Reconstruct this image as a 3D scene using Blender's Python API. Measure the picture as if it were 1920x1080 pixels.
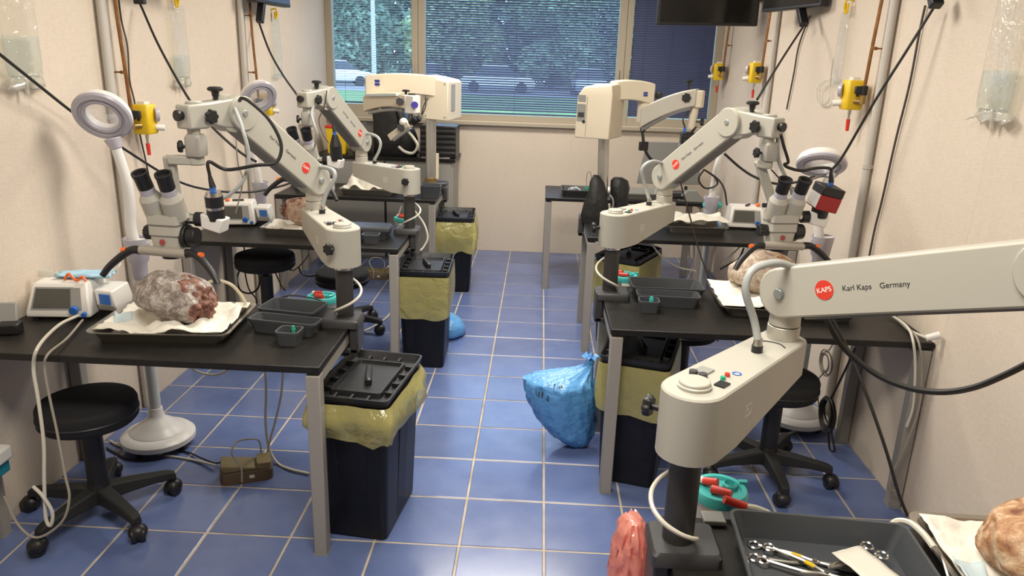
import bpy, bmesh, math, random
from mathutils import Vector, Matrix, noise
from mathutils.bvhtree import BVHTree

random.seed(7)
for o in list(bpy.data.objects):
    bpy.data.objects.remove(o)
SC = bpy.context.scene
COL = SC.collection
R = math.radians

# ------------------------------------------------------------------ camera
CAM_H = 1.70
F_PX = 1402.2
YAW, PITCH, ROLL = -0.0304950, 0.2929980, -0.0332697
def _axes():
    cy, sy, cp, sp = math.cos(YAW), math.sin(YAW), math.cos(PITCH), math.sin(PITCH)
    f = Vector((sy*cp, cy*cp, -sp)); r = Vector((cy, -sy, 0)); d = f.cross(r)
    cr, sr = math.cos(ROLL), math.sin(ROLL)
    return cr*r + sr*d, -sr*r + cr*d, f
AX_R, AX_D, AX_F = _axes()
cam_data = bpy.data.cameras.new('camera')
cam_data.sensor_fit = 'HORIZONTAL'; cam_data.sensor_width = 36.0
cam_data.lens = F_PX*36.0/1920.0
cam_data.clip_start = 0.05; cam_data.clip_end = 300
cam = bpy.data.objects.new('camera', cam_data); COL.objects.link(cam)
m = Matrix.Identity(4)
for i in range(3):
    m[i][0] = AX_R[i]; m[i][1] = -AX_D[i]; m[i][2] = -AX_F[i]
m[2][3] = CAM_H
cam.matrix_world = m
SC.camera = cam

def ray(x, y):
    return AX_R*((x-960)/F_PX) + AX_D*((y-540)/F_PX) + AX_F
EYE = Vector((0, 0, CAM_H))
def PZ(x, y, z):                       # where the sight line of a pixel meets the level z
    d = ray(x, y); return EYE + d*((z-CAM_H)/d.z)
def PY(x, y, Y):                       # ... meets the plane y = Y
    d = ray(x, y); return EYE + d*(Y/d.y)
def PX(x, y, X):                       # ... meets the plane x = X
    d = ray(x, y); return EYE + d*(X/d.x)

# ------------------------------------------------------------------ world, exposure
W = bpy.data.worlds.new('overcast_sky'); SC.world = W; W.use_nodes = True
nt = W.node_tree; nt.nodes.clear()
bg = nt.nodes.new('ShaderNodeBackground'); wo = nt.nodes.new('ShaderNodeOutputWorld')
bg.inputs[0].default_value = (0.50, 0.68, 1.0, 1); bg.inputs[1].default_value = 5.2
nt.links.new(bg.outputs[0], wo.inputs[0])
vs = SC.view_settings
vs.view_transform = 'Standard'; vs.look = 'None'; vs.gamma = 1; vs.exposure = 0.0; vs.use_curve_mapping = False
LAMP_POWER = 58.0

# ------------------------------------------------------------------ materials
MATS = {}
def mat(name, col, rough=0.5, metal=0.0, bump=0.0, bscale=60, var=0.0, vscale=8, spec=0.5, coat=0.0, emit=0.0, objvar=0.0):
    if name in MATS: return MATS[name]
    M = bpy.data.materials.new(name); M.use_nodes = True
    t = M.node_tree; b = t.nodes['Principled BSDF']
    b.inputs['Base Color'].default_value = (*col, 1)
    b.inputs['Roughness'].default_value = rough
    b.inputs['Metallic'].default_value = metal
    b.inputs['Specular IOR Level'].default_value = spec
    b.inputs['Coat Weight'].default_value = coat
    if emit:
        b.inputs['Emission Color'].default_value = (*col, 1); b.inputs['Emission Strength'].default_value = emit
    if var or bump:
        tc = t.nodes.new('ShaderNodeTexCoord')
    if var:
        n = t.nodes.new('ShaderNodeTexNoise'); n.inputs['Scale'].default_value = vscale; n.inputs['Detail'].default_value = 4
        t.links.new(tc.outputs['Object'], n.inputs['Vector'])
        mr = t.nodes.new('ShaderNodeMapRange'); mr.inputs[3].default_value = 1-var; mr.inputs[4].default_value = 1+var
        mr.inputs[1].default_value = .3; mr.inputs[2].default_value = .7
        t.links.new(n.outputs['Fac'], mr.inputs[0])
        mx = t.nodes.new('ShaderNodeVectorMath'); mx.operation = 'SCALE'
        mx.inputs[0].default_value = col
        t.links.new(mr.outputs[0], mx.inputs['Scale'])
        t.links.new(mx.outputs[0], b.inputs['Base Color'])
    if bump:
        n2 = t.nodes.new('ShaderNodeTexNoise'); n2.inputs['Scale'].default_value = bscale; n2.inputs['Detail'].default_value = 3
        t.links.new(tc.outputs['Object'], n2.inputs['Vector'])
        bp = t.nodes.new('ShaderNodeBump'); bp.inputs['Strength'].default_value = bump; bp.inputs['Distance'].default_value = 0.01
        t.links.new(n2.outputs['Fac'], bp.inputs['Height']); t.links.new(bp.outputs[0], b.inputs['Normal'])
    MATS[name] = M
    return M

def film(name, col, clear=0.5, rough=0.15, bump=0.0, bscale=25, gloss=0.12):
    """thin plastic film or pane: part clear, part tinted, with a gloss"""
    if name in MATS: return MATS[name]
    M = bpy.data.materials.new(name); M.use_nodes = True
    t = M.node_tree; t.nodes.clear()
    out = t.nodes.new('ShaderNodeOutputMaterial')
    tr = t.nodes.new('ShaderNodeBsdfTransparent'); tr.inputs[0].default_value = (*[min(1, .5+.5*c/max(col)) for c in col], 1)
    df = t.nodes.new('ShaderNodeBsdfDiffuse'); df.inputs[0].default_value = (*col, 1)
    tl = t.nodes.new('ShaderNodeBsdfTranslucent'); tl.inputs[0].default_value = (*col, 1)
    m0 = t.nodes.new('ShaderNodeMixShader'); m0.inputs[0].default_value = .4
    t.links.new(df.outputs[0], m0.inputs[1]); t.links.new(tl.outputs[0], m0.inputs[2])
    m1 = t.nodes.new('ShaderNodeMixShader'); m1.inputs[0].default_value = clear
    t.links.new(m0.outputs[0], m1.inputs[1]); t.links.new(tr.outputs[0], m1.inputs[2])
    gl = t.nodes.new('ShaderNodeBsdfGlossy'); gl.inputs['Roughness'].default_value = rough
    m2 = t.nodes.new('ShaderNodeMixShader')
    fr = t.nodes.new('ShaderNodeLayerWeight'); fr.inputs[0].default_value = .5
    pw = t.nodes.new('ShaderNodeMath'); pw.operation = 'POWER'; pw.inputs[1].default_value = 4
    t.links.new(fr.outputs['Facing'], pw.inputs[0])
    mm = t.nodes.new('ShaderNodeMath'); mm.operation = 'MULTIPLY_ADD'; mm.inputs[1].default_value = .45; mm.inputs[2].default_value = .02+gloss*.25
    t.links.new(pw.outputs[0], mm.inputs[0]); t.links.new(mm.outputs[0], m2.inputs[0])
    t.links.new(m1.outputs[0], m2.inputs[1]); t.links.new(gl.outputs[0], m2.inputs[2])
    if bump:
        tc = t.nodes.new('ShaderNodeTexCoord')
        n2 = t.nodes.new('ShaderNodeTexNoise'); n2.inputs['Scale'].default_value = bscale; n2.inputs['Detail'].default_value = 3
        n2.inputs['Distortion'].default_value = 1.2
        t.links.new(tc.outputs['Object'], n2.inputs['Vector'])
        bp = t.nodes.new('ShaderNodeBump'); bp.inputs['Strength'].default_value = bump; bp.inputs['Distance'].default_value = .02
        t.links.new(n2.outputs['Fac'], bp.inputs['Height'])
        for q in (gl, df): t.links.new(bp.outputs[0], q.inputs['Normal'])
    t.links.new(m2.outputs[0], out.inputs[0])
    MATS[name] = M
    return M

def wall_material():
    M = mat('woven_wallpaper', (0.66, 0.555, 0.45), 0.75, spec=.25)
    t = M.node_tree; b = t.nodes['Principled BSDF']
    tc = t.nodes.new('ShaderNodeTexCoord')
    mp = t.nodes.new('ShaderNodeMapping'); mp.inputs['Scale'].default_value = (30, 30, 260)
    t.links.new(tc.outputs['Object'], mp.inputs['Vector'])
    n1 = t.nodes.new('ShaderNodeTexNoise'); n1.inputs['Scale'].default_value = 1.0; n1.inputs['Detail'].default_value = 2
    t.links.new(mp.outputs[0], n1.inputs['Vector'])
    mp2 = t.nodes.new('ShaderNodeMapping'); mp2.inputs['Scale'].default_value = (260, 260, 24)
    t.links.new(tc.outputs['Object'], mp2.inputs['Vector'])
    n2 = t.nodes.new('ShaderNodeTexNoise'); n2.inputs['Scale'].default_value = 1.0
    t.links.new(mp2.outputs[0], n2.inputs['Vector'])
    ad = t.nodes.new('ShaderNodeMath'); ad.operation = 'ADD'
    t.links.new(n1.outputs['Fac'], ad.inputs[0]); t.links.new(n2.outputs['Fac'], ad.inputs[1])
    big = t.nodes.new('ShaderNodeTexNoise'); big.inputs['Scale'].default_value = 1.7; big.inputs['Detail'].default_value = 5
    t.links.new(tc.outputs['Object'], big.inputs['Vector'])
    ad2 = t.nodes.new('ShaderNodeMath'); ad2.operation = 'ADD'
    t.links.new(ad.outputs[0], ad2.inputs[0]); t.links.new(big.outputs['Fac'], ad2.inputs[1])
    cr = t.nodes.new('ShaderNodeValToRGB')
    mr = t.nodes.new('ShaderNodeMapRange'); mr.inputs[1].default_value = 1.0; mr.inputs[2].default_value = 2.0
    t.links.new(ad2.outputs[0], mr.inputs[0]); t.links.new(mr.outputs[0], cr.inputs[0])
    cr.color_ramp.elements[0].color = (0.590, 0.510, 0.418, 1); cr.color_ramp.elements[1].color = (0.695, 0.605, 0.505, 1)
    t.links.new(cr.outputs[0], b.inputs['Base Color'])
    bp = t.nodes.new('ShaderNodeBump'); bp.inputs['Strength'].default_value = .25; bp.inputs['Distance'].default_value = .003
    t.links.new(ad.outputs[0], bp.inputs['Height']); t.links.new(bp.outputs[0], b.inputs['Normal'])
    return M

def tile_material():
    M = mat('blue_tile', (0.10, 0.15, 0.36), 0.2, spec=.5)
    t = M.node_tree; b = t.nodes['Principled BSDF']
    tc = t.nodes.new('ShaderNodeTexCoord'); oi = t.nodes.new('ShaderNodeObjectInfo')
    ge = t.nodes.new('ShaderNodeNewGeometry')
    n = t.nodes.new('ShaderNodeTexNoise'); n.inputs['Scale'].default_value = 5; n.inputs['Detail'].default_value = 6; n.inputs['Roughness'].default_value = .65
    t.links.new(ge.outputs['Position'], n.inputs['Vector'])
    cr = t.nodes.new('ShaderNodeValToRGB')
    cr.color_ramp.elements[0].position = .3; cr.color_ramp.elements[1].position = .72
    cr.color_ramp.elements[0].color = (0.098, 0.138, 0.305, 1); cr.color_ramp.elements[1].color = (0.132, 0.178, 0.345, 1)
    t.links.new(n.outputs['Fac'], cr.inputs[0])
    mr = t.nodes.new('ShaderNodeMapRange'); mr.inputs[3].default_value = .90; mr.inputs[4].default_value = 1.10
    t.links.new(oi.outputs['Random'], mr.inputs[0])
    mx = t.nodes.new('ShaderNodeVectorMath'); mx.operation = 'SCALE'
    t.links.new(cr.outputs[0], mx.inputs[0]); t.links.new(mr.outputs[0], mx.inputs['Scale'])
    # pale scuffs
    n3 = t.nodes.new('ShaderNodeTexNoise'); n3.inputs['Scale'].default_value = 16; n3.inputs['Detail'].default_value = 8; n3.inputs['Distortion'].default_value = 2
    t.links.new(ge.outputs['Position'], n3.inputs['Vector'])
    r3 = t.nodes.new('ShaderNodeValToRGB'); r3.color_ramp.elements[0].position = .80; r3.color_ramp.elements[1].position = .90
    r3.color_ramp.elements[1].color = (.35, .35, .35, 1)
    t.links.new(n3.outputs['Fac'], r3.inputs[0])
    mc = t.nodes.new('ShaderNodeMix'); mc.data_type = 'RGBA'; mc.inputs[7].default_value = (.30, .36, .55, 1)
    t.links.new(r3.outputs[0], mc.inputs[0]); t.links.new(mx.outputs[0], mc.inputs[6])
    t.links.new(mc.outputs[2], b.inputs['Base Color'])
    n2 = t.nodes.new('ShaderNodeTexNoise'); n2.inputs['Scale'].default_value = 9; n2.inputs['Detail'].default_value = 5
    t.links.new(ge.outputs['Position'], n2.inputs['Vector'])
    r2 = t.nodes.new('ShaderNodeMapRange'); r2.inputs[3].default_value = .12; r2.inputs[4].default_value = .28
    t.links.new(n2.outputs['Fac'], r2.inputs[0]); t.links.new(r2.outputs[0], b.inputs['Roughness'])
    return M

def specimen_material(name, c1, c2, c3, seed, vein=.35, vsc=38):
    M = mat(name, c1, 0.6, spec=.4)
    t = M.node_tree; b = t.nodes['Principled BSDF']
    tc = t.nodes.new('ShaderNodeTexCoord')
    mp = t.nodes.new('ShaderNodeMapping'); mp.inputs['Location'].default_value = (seed, seed*.7, seed*.3)
    t.links.new(tc.outputs['Object'], mp.inputs['Vector'])
    n = t.nodes.new('ShaderNodeTexNoise'); n.inputs['Scale'].default_value = 22; n.inputs['Detail'].default_value = 8; n.inputs['Distortion'].default_value = 1.5
    t.links.new(mp.outputs[0], n.inputs['Vector'])
    cr = t.nodes.new('ShaderNodeValToRGB')
    e = cr.color_ramp.elements
    e[0].position = .32; e[0].color = (*c3, 1); e[1].position = .66; e[1].color = (*c1, 1)
    k = e.new(.5); k.color = (*c2, 1)
    t.links.new(n.outputs['Fac'], cr.inputs[0])
    v = t.nodes.new('ShaderNodeTexVoronoi'); v.feature = 'DISTANCE_TO_EDGE'; v.inputs['Scale'].default_value = vsc
    ns = t.nodes.new('ShaderNodeTexNoise'); ns.inputs['Scale'].default_value = 14
    t.links.new(mp.outputs[0], ns.inputs['Vector'])
    mxv = t.nodes.new('ShaderNodeMix'); mxv.data_type = 'VECTOR'; mxv.inputs[0].default_value = .12
    t.links.new(mp.outputs[0], mxv.inputs[4]); t.links.new(ns.outputs['Color'], mxv.inputs[5])
    t.links.new(mxv.outputs[1], v.inputs['Vector'])
    rv = t.nodes.new('ShaderNodeMapRange'); rv.inputs[1].default_value = 0; rv.inputs[2].default_value = .09
    rv.inputs[3].default_value = 1-vein; rv.inputs[4].default_value = 1
    t.links.new(v.outputs['Distance'], rv.inputs[0])
    sc = t.nodes.new('ShaderNodeVectorMath'); sc.operation = 'SCALE'
    t.links.new(cr.outputs[0], sc.inputs[0]); t.links.new(rv.outputs[0], sc.inputs['Scale'])
    t.links.new(sc.outputs[0], b.inputs['Base Color'])
    bp = t.nodes.new('ShaderNodeBump'); bp.inputs['Strength'].default_value = .3; bp.inputs['Distance'].default_value = .004
    t.links.new(rv.outputs[0], bp.inputs['Height']); t.links.new(bp.outputs[0], b.inputs['Normal'])
    return M

WALL = wall_material(); TILE = tile_material()
GROUT = mat('sandy_grout', (0.47, 0.40, 0.31), .85, var=.25, vscale=9)
CEIL = mat('ceiling_paint', (0.80, 0.78, 0.74), .9)
TOPBLK = mat('black_laminate', (0.012, 0.011, 0.010), .42, spec=.32, var=.25, vscale=40, bump=.05, bscale=300)
LEGGRY = mat('grey_leg_enamel', (0.30, 0.28, 0.25), .45)
SCOPE = mat('cream_grey_enamel', (0.450, 0.435, 0.375), .38, spec=.5)
SCOPE_TOP = SCOPE
SCOPED = mat('dark_grey_enamel', (0.16, 0.155, 0.145), .45)
ZEISS = mat('warm_cream_enamel', (0.68, 0.60, 0.46), .4)
ALU = mat('satin_aluminium', (0.55, 0.54, 0.50), .35, metal=.85)
CHROME = mat('polished_steel', (0.62, 0.62, 0.60), .18, metal=1.0)
BLK = mat('black_plastic', (0.012, 0.012, 0.013), .42)
BLKM = mat('matt_black_rubber', (0.014, 0.014, 0.014), .7)
CHAR = mat('charcoal_plastic', (0.045, 0.045, 0.047), .42, var=.12)
POLE = mat('charcoal_pole', (0.040, 0.037, 0.035), .45)
SEAT = mat('black_upholstery', (0.009, 0.009, 0.010), .85, bump=.1, bscale=400)
TRAYG = mat('slate_tray_plastic', (0.062, 0.068, 0.075), .38)
STEEL = mat('brushed_tray_steel', (0.42, 0.40, 0.36), .32, metal=.9)
CLOTH = mat('white_drape', (0.78, 0.75, 0.66), .85, bump=.5, bscale=35)
WHITEP = mat('white_plastic', (0.74, 0.72, 0.68), .35)
LAMPW = mat('lamp_white', (0.72, 0.71, 0.69), .35)
LILAC = mat('lilac_grey_plastic', (0.46, 0.44, 0.50), .25)
SCREEN = mat('dark_screen', (0.075, 0.075, 0.065), .25)
GREYP = mat('mid_grey_plastic', (0.28, 0.28, 0.26), .45)
RED = mat('red_plastic', (0.60, 0.035, 0.02), .4)
REDE = mat('red_emblem', (0.68, 0.045, 0.025), .35)
TEAL = mat('teal_plastic', (0.06, 0.46, 0.44), .35)
GREEN = mat('green_plastic', (0.02, 0.35, 0.20), .4)
BLUE = mat('blue_plastic', (0.03, 0.14, 0.50), .35)
ORANGE = mat('orange_plastic', (0.85, 0.16, 0.03), .4)
YELLOW = mat('yellow_enamel', (0.75, 0.50, 0.015), .38)
TUBE = mat('milky_tubing', (0.60, 0.57, 0.48), .3)
HOSE = mat('grey_hose', (0.40, 0.42, 0.41), .4)
CABLE = mat('black_cable', (0.016, 0.014, 0.012), .5)
WIRE = mat('dark_wire', (0.06, 0.045, 0.035), .6)
GWIRE = mat('grey_wire', (0.30, 0.27, 0.22), .6)
COPPER = mat('tarnished_copper', (0.26, 0.115, 0.035), .45, metal=.5, var=.35, vscale=18)
BRASS = mat('brass_fitting', (0.42, 0.28, 0.10), .35, metal=.8)
CONDUIT = mat('grey_conduit', (0.50, 0.47, 0.42), .5)
FRAME = mat('window_frame_paint', (0.40, 0.35, 0.27), .55)
SLAT = mat('navy_slat', (0.060, 0.075, 0.150), .40)
BLUEBAG = mat('blue_bin_bag', (0.12, 0.36, 0.72), .28, bump=1.0, bscale=26)
BIN = mat('black_bin_plastic', (0.006, 0.0065, 0.010), .45, spec=.3, var=.2, vscale=20)
LINER = film('yellow_liner', (0.88, 0.80, 0.30), .45, .18, bump=.55, bscale=12, gloss=.15)
CLEAR = film('clear_bag_film', (0.90, 0.90, 0.87), .95, .12, bump=.5, bscale=16, gloss=.12)
WATER = film('clear_saline', (0.70, 0.74, 0.73), .86, .08, bump=.3, bscale=12, gloss=.02)
CANI = film('canister_plastic', (0.75, 0.74, 0.68), .45, .1, gloss=.2)
GLASS = film('window_glass', (0.80, 0.88, 0.92), .97, .0, gloss=.05)
LENS = film('magnifier_lens', (0.8, 0.8, 0.82), .85, .03, gloss=.55)
BAGBLK = mat('black_nylon', (0.010, 0.010, 0.010), .55, bump=.8, bscale=14)
PINKBAG = film('pink_bag', (0.98, 0.42, 0.33), .25, .2, bump=.25, gloss=.2)
PAPER = mat('pouch_paper', (0.72, 0.69, 0.60), .7)
MASKB = mat('mask_blue', (0.38, 0.60, 0.75), .8)
PEDAL = mat('khaki_pedal', (0.24, 0.19, 0.085), .5, var=.2)
INK = mat('dark_ink', (0.03, 0.03, 0.035), .6)
WHITEI = mat('white_ink', (0.85, 0.85, 0.82), .6)
MARK = mat('pale_marking', (0.70, 0.68, 0.60), .5)
ZBLUE = mat('logo_blue', (0.02, 0.04, 0.30), .5)

# ------------------------------------------------------------------ mesh builder
def rrect(hx, hy, r, n=4):
    pts = []
    for (cx, cy, a0) in ((hx-r, hy-r, 0), (-hx+r, hy-r, 90), (-hx+r, -hy+r, 180), (hx-r, -hy+r, 270)):
        for k in range(n+1):
            a = R(a0 + 90*k/n); pts.append((cx+r*math.cos(a), cy+r*math.sin(a)))
    return pts
def smooth_path(pts, sub=6):
    P = [Vector(p) for p in pts]
    if len(P) < 3: return P
    out = []
    for i in range(len(P)-1):
        p0 = P[i-1] if i else P[0]*2-P[1]; p1 = P[i]; p2 = P[i+1]; p3 = P[i+2] if i+2 < len(P) else P[-1]*2-P[-2]
        for k in range(sub):
            t = k/sub
            out.append(.5*((2*p1)+(p2-p0)*t+(2*p0-5*p1+4*p2-p3)*t*t+(3*p1-p0-3*p2+p3)*t**3))
    out.append(P[-1])
    return out
def frame_z(d):
    d = Vector(d).normalized()
    return d.to_track_quat('Z', 'Y').to_matrix().to_4x4()
class MB:
    def __init__(s): s.v = []; s.f = []
    def add(s, vs, fs, M=None):
        b = len(s.v)
        for p in vs:
            p = Vector(p); s.v.append(M @ p if M is not None else p)
        for q in fs: s.f.append([b+i for i in q])
        return s
    def box(s, c, d, M=None, rz=0):
        x, y, z = d[0]/2, d[1]/2, d[2]/2
        V = [(-x,-y,-z),(x,-y,-z),(x,y,-z),(-x,y,-z),(-x,-y,z),(x,-y,z),(x,y,z),(-x,y,z)]
        T = Matrix.Translation(c) @ Matrix.Rotation(rz, 4, 'Z')
        if M is not None: T = M @ T
        return s.add(V, [(3,2,1,0),(4,5,6,7),(0,1,5,4),(1,2,6,5),(2,3,7,6),(3,0,4,7)], T)
    def loft(s, rings, M=None, cap0=True, cap1=True, closed=True):
        n = len(rings[0]); V = [p for r in rings for p in r]; Fc = []
        for i in range(len(rings)-1):
            for j in range(n if closed else n-1):
                k = (j+1) % n
                Fc.append((i*n+j, i*n+k, (i+1)*n+k, (i+1)*n+j))
        if cap0: Fc.append(tuple(reversed(range(n))))
        if cap1: Fc.append(tuple((len(rings)-1)*n+j for j in range(n)))
        return s.add(V, Fc, M)
    def cyl(s, p0, p1, r0, r1=None, n=16, caps=True):
        p0 = Vector(p0); p1 = Vector(p1); r1 = r0 if r1 is None else r1
        T = Matrix.Translation(p0) @ frame_z(p1-p0); L = (p1-p0).length
        rings = [[(r*math.cos(2*math.pi*k/n), r*math.sin(2*math.pi*k/n), z) for k in range(n)] for r, z in ((r0, 0), (r1, L))]
        return s.loft(rings, T, caps, caps)
    def lathe(s, prof, n=20, M=None, cap0=True, cap1=True):
        rings = [[(max(r, 1e-4)*math.cos(2*math.pi*k/n), max(r, 1e-4)*math.sin(2*math.pi*k/n), z) for k in range(n)] for r, z in prof]
        return s.loft(rings, M, cap0, cap1)
    def rr(s, prof, M=None, n=4, cap0=True, cap1=True):
        """stack of rounded rectangles (hx, hy, r, z[, dx, dy])"""
        rings = []
        for q in prof:
            dx, dy = (q[4], q[5]) if len(q) > 4 else (0, 0)
            rings.append([(x+dx, y+dy, q[3]) for x, y in rrect(q[0], q[1], q[2], n)])
        return s.loft(rings, M, cap0, cap1)
    def prism(s, outline, h0, h1, M=None):
        return s.loft([[(x, y, h0) for x, y in outline], [(x, y, h1) for x, y in outline]], M)
    def tube(s, pts, r, n=8, sub=6, smooth=True, r1=None):
        P = smooth_path(pts, sub) if smooth else [Vector(p) for p in pts]
        N = len(P); up = None; rings = []
        for i, p in enumerate(P):
            t = (P[min(i+1, N-1)]-P[max(i-1, 0)])
            if t.length < 1e-9: t = Vector((0, 0, 1))
            t.normalize()
            if up is None:
                up = t.orthogonal().normalized()
            up = (up - t*up.dot(t))
            if up.length < 1e-6: up = t.orthogonal()
            up.normalize(); w = t.cross(up)
            rr_ = r if r1 is None else r+(r1-r)*i/(N-1)
            rings.append([p + up*(rr_*math.cos(2*math.pi*k/n)) + w*(rr_*math.sin(2*math.pi*k/n)) for k in range(n)])
        return s.loft(rings)
    def beam(s, p0, p1, w, h, up=(0, 0, 1)):
        """rectangular bar, w across, h along the up side"""
        p0 = Vector(p0); p1 = Vector(p1); t = (p1-p0).normalized(); u = Vector(up); u = (u-t*u.dot(t))
        if u.length < 1e-6: u = t.orthogonal()
        u.normalize(); x = t.cross(u)
        rg = [[p + x*(a*w/2) + u*(b*h/2) for a, b in ((-1,-1),(1,-1),(1,1),(-1,1))] for p in (p0, p1)]
        return s.loft(rg)
    def ball(s, c, rad, n=14, m=8):
        rx = (rad, rad, rad) if not hasattr(rad, '__len__') else rad
        rings = []
        for i in range(m+1):
            a = -math.pi/2 + math.pi*i/m
            q = max(math.cos(a), .02)
            rings.append([(c[0]+rx[0]*q*math.cos(2*math.pi*k/n), c[1]+rx[1]*q*math.sin(2*math.pi*k/n), c[2]+rx[2]*math.sin(a)) for k in range(n)])
        return s.loft(rings)
    def grid(s, nu, nv, fn):
        V = [fn(i/nu, j/nv) for j in range(nv+1) for i in range(nu+1)]
        Fc = [(j*(nu+1)+i, j*(nu+1)+i+1, (j+1)*(nu+1)+i+1, (j+1)*(nu+1)+i) for j in range(nv) for i in range(nu)]
        return s.add(V, Fc)

def build(name, mb, material, parent=None, world=False, bevel=0.0, label=None, smooth=True, angle=38, kind=None, recalc=True, solid=0.0):
    """one mesh object out of a builder; world=True: vertices are in world space, parent an Empty at its own place"""
    me = bpy.data.meshes.new(name)
    off = Vector((0, 0, 0))
    if world and parent is not None:
        off = world_loc(parent)
    V = [p-off for p in mb.v]
    me.from_pydata(V, [], mb.f)
    if recalc:
        bm = bmesh.new(); bm.from_mesh(me); bmesh.ops.recalc_face_normals(bm, faces=bm.faces); bm.to_mesh(me); bm.free()
    if smooth:
        me.shade_smooth(); me.set_sharp_from_angle(angle=R(angle))
    me.materials.append(material)
    o = bpy.data.objects.new(name, me); COL.objects.link(o)
    if parent is not None: o.parent = parent
    if bevel:
        b = o.modifiers.new('bevel', 'BEVEL'); b.width = bevel; b.segments = 2; b.limit_method = 'ANGLE'; b.angle_limit = R(40)
    if solid:
        b = o.modifiers.new('solid', 'SOLIDIFY'); b.thickness = solid
    if label: o['label'] = label
    if kind: o['kind'] = kind
    return o
WLOC = {}
def world_loc(o):
    v = Vector((0, 0, 0))
    while o is not None:
        v += Vector(o.location); o = o.parent
    return v
def tag(o, label, cat, group=None):
    o['label'] = label; o['category'] = cat
    if group: o['group'] = group
    return o
def thing(name, label, cat, loc=(0, 0, 0), rz=0.0, group=None):
    o = bpy.data.objects.new(name, None); COL.objects.link(o)
    o.empty_display_size = .05
    o.location = loc; o.rotation_euler = (0, 0, rz)
    return tag(o, label, cat, group)
def solo(name, label, cat, mb, material, loc=None, group=None, rz=0.0, **kw):
    """a thing made of one mesh; vertices in world space unless loc is given (then local)"""
    if loc is None:
        n = len(mb.v); c = sum((Vector(p) for p in mb.v), Vector())/n; c.z = min(p.z for p in mb.v)
        mb.v = [p-c for p in mb.v]; loc = c
    o = build(name, mb, material, **kw); o.location = loc; o.rotation_euler = (0, 0, rz)
    return tag(o, label, cat, group)
def struct(name, mb, material, **kw):
    o = build(name, mb, material, **kw); o['kind'] = 'structure'; return o
def copy_tree(o, parent=None):
    c = o.copy(); COL.objects.link(c); c.parent = parent
    for ch in list(o.children): copy_tree(ch, c)
    return c
def text_mesh(body, size, extrude=.0006, align='CENTER'):
    cu = bpy.data.curves.new('lettering', 'FONT'); cu.body = body; cu.size = size; cu.extrude = extrude
    cu.align_x = align; cu.align_y = 'CENTER'
    ob = bpy.data.objects.new('lettering', cu); COL.objects.link(ob)
    dg = bpy.context.evaluated_depsgraph_get()
    me = bpy.data.meshes.new_from_object(ob.evaluated_get(dg))
    bpy.data.objects.remove(ob); bpy.data.curves.remove(cu)
    return me
def text_mb(body, size, M, align='CENTER', extrude=.0006):
    me = text_mesh(body, size, extrude, align); mb = MB()
    mb.add([v.co.copy() for v in me.vertices], [list(p.vertices) for p in me.polygons], M)
    bpy.data.meshes.remove(me); return mb

# ================================================================== the room
LW, RW, BW, FW, CH = -1.922, 1.543, 6.83, -2.2, 2.75
mb = MB(); mb.box((LW-.06, (FW+BW)/2, CH/2), (.12, BW-FW+.24, CH)); struct('wall_left', mb, WALL)
mb = MB(); mb.box((RW+.06, (FW+BW)/2, CH/2), (.12, BW-FW+.24, CH)); struct('wall_right', mb, WALL)
mb = MB(); mb.box(((LW+RW)/2, FW-.06, CH/2), (RW-LW, .12, CH)); struct('wall_front', mb, WALL)
WZ0, WZ1 = 1.19, 2.42
mb = MB()
mb.box(((LW+RW)/2, BW+.10, WZ0/2), (RW-LW, .20, WZ0)); mb.box(((LW+RW)/2, BW+.10, (WZ1+CH)/2), (RW-LW, .20, CH-WZ1))
struct('wall_back', mb, WALL)
mb = MB(); mb.box(((LW+RW)/2, (FW+BW)/2, CH+.05), (RW-LW+.24, BW-FW+.4, .10)); struct('ceiling', mb, CEIL)

# floor: a grout bed with single tiles laid on it
TS, TX0, TY0, GW = 0.31126, 0.07673, 2.34136, 0.0088
mb = MB(); mb.box(((LW+RW)/2, (FW+BW)/2, -.052), (RW-LW+.2, BW-FW+.2, .10)); floor = struct('floor', mb, GROUT)
def tile_mesh(hx, hy):
    me = bpy.data.meshes.new('tile')
    b = .0025
    mbt = MB(); mbt.loft([[(-hx,-hy,-.004),(hx,-hy,-.004),(hx,hy,-.004),(-hx,hy,-.004)], [(-hx,-hy,-.0012),(hx,-hy,-.0012),(hx,hy,-.0012),(-hx,hy,-.0012)],
              [(-hx+b,-hy+b,0),(hx-b,-hy+b,0),(hx-b,hy-b,0),(-hx+b,hy-b,0)]], cap0=False)
    me.from_pydata(mbt.v, [], mbt.f); me.materials.append(TILE); return me
_tm = {}
rest = MB()
for c in range(-8, 7):
    x0, x1 = max(TX0+c*TS, LW), min(TX0+(c+1)*TS, RW)
    if x1-x0 < .02: continue
    for r in range(-16, 16):
        y0, y1 = max(TY0+r*TS, FW), min(TY0+(r+1)*TS, BW)
        if y1-y0 < .02: continue
        hx, hy = round((x1-x0-GW)/2, 4), round((y1-y0-GW)/2, 4)
        if r < -9:
            rest.box(((x0+x1)/2, (y0+y1)/2, -.002), (2*hx, 2*hy, .004)); continue
        if (hx, hy) not in _tm: _tm[(hx, hy)] = tile_mesh(hx, hy)
        t = bpy.data.objects.new('tile', _tm[(hx, hy)]); COL.objects.link(t); t.parent = floor
        t.location = ((x0+x1)/2, (y0+y1)/2, 0)
rest_o = build('tile_field', rest, TILE, floor, smooth=False, kind='stuff')

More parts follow.
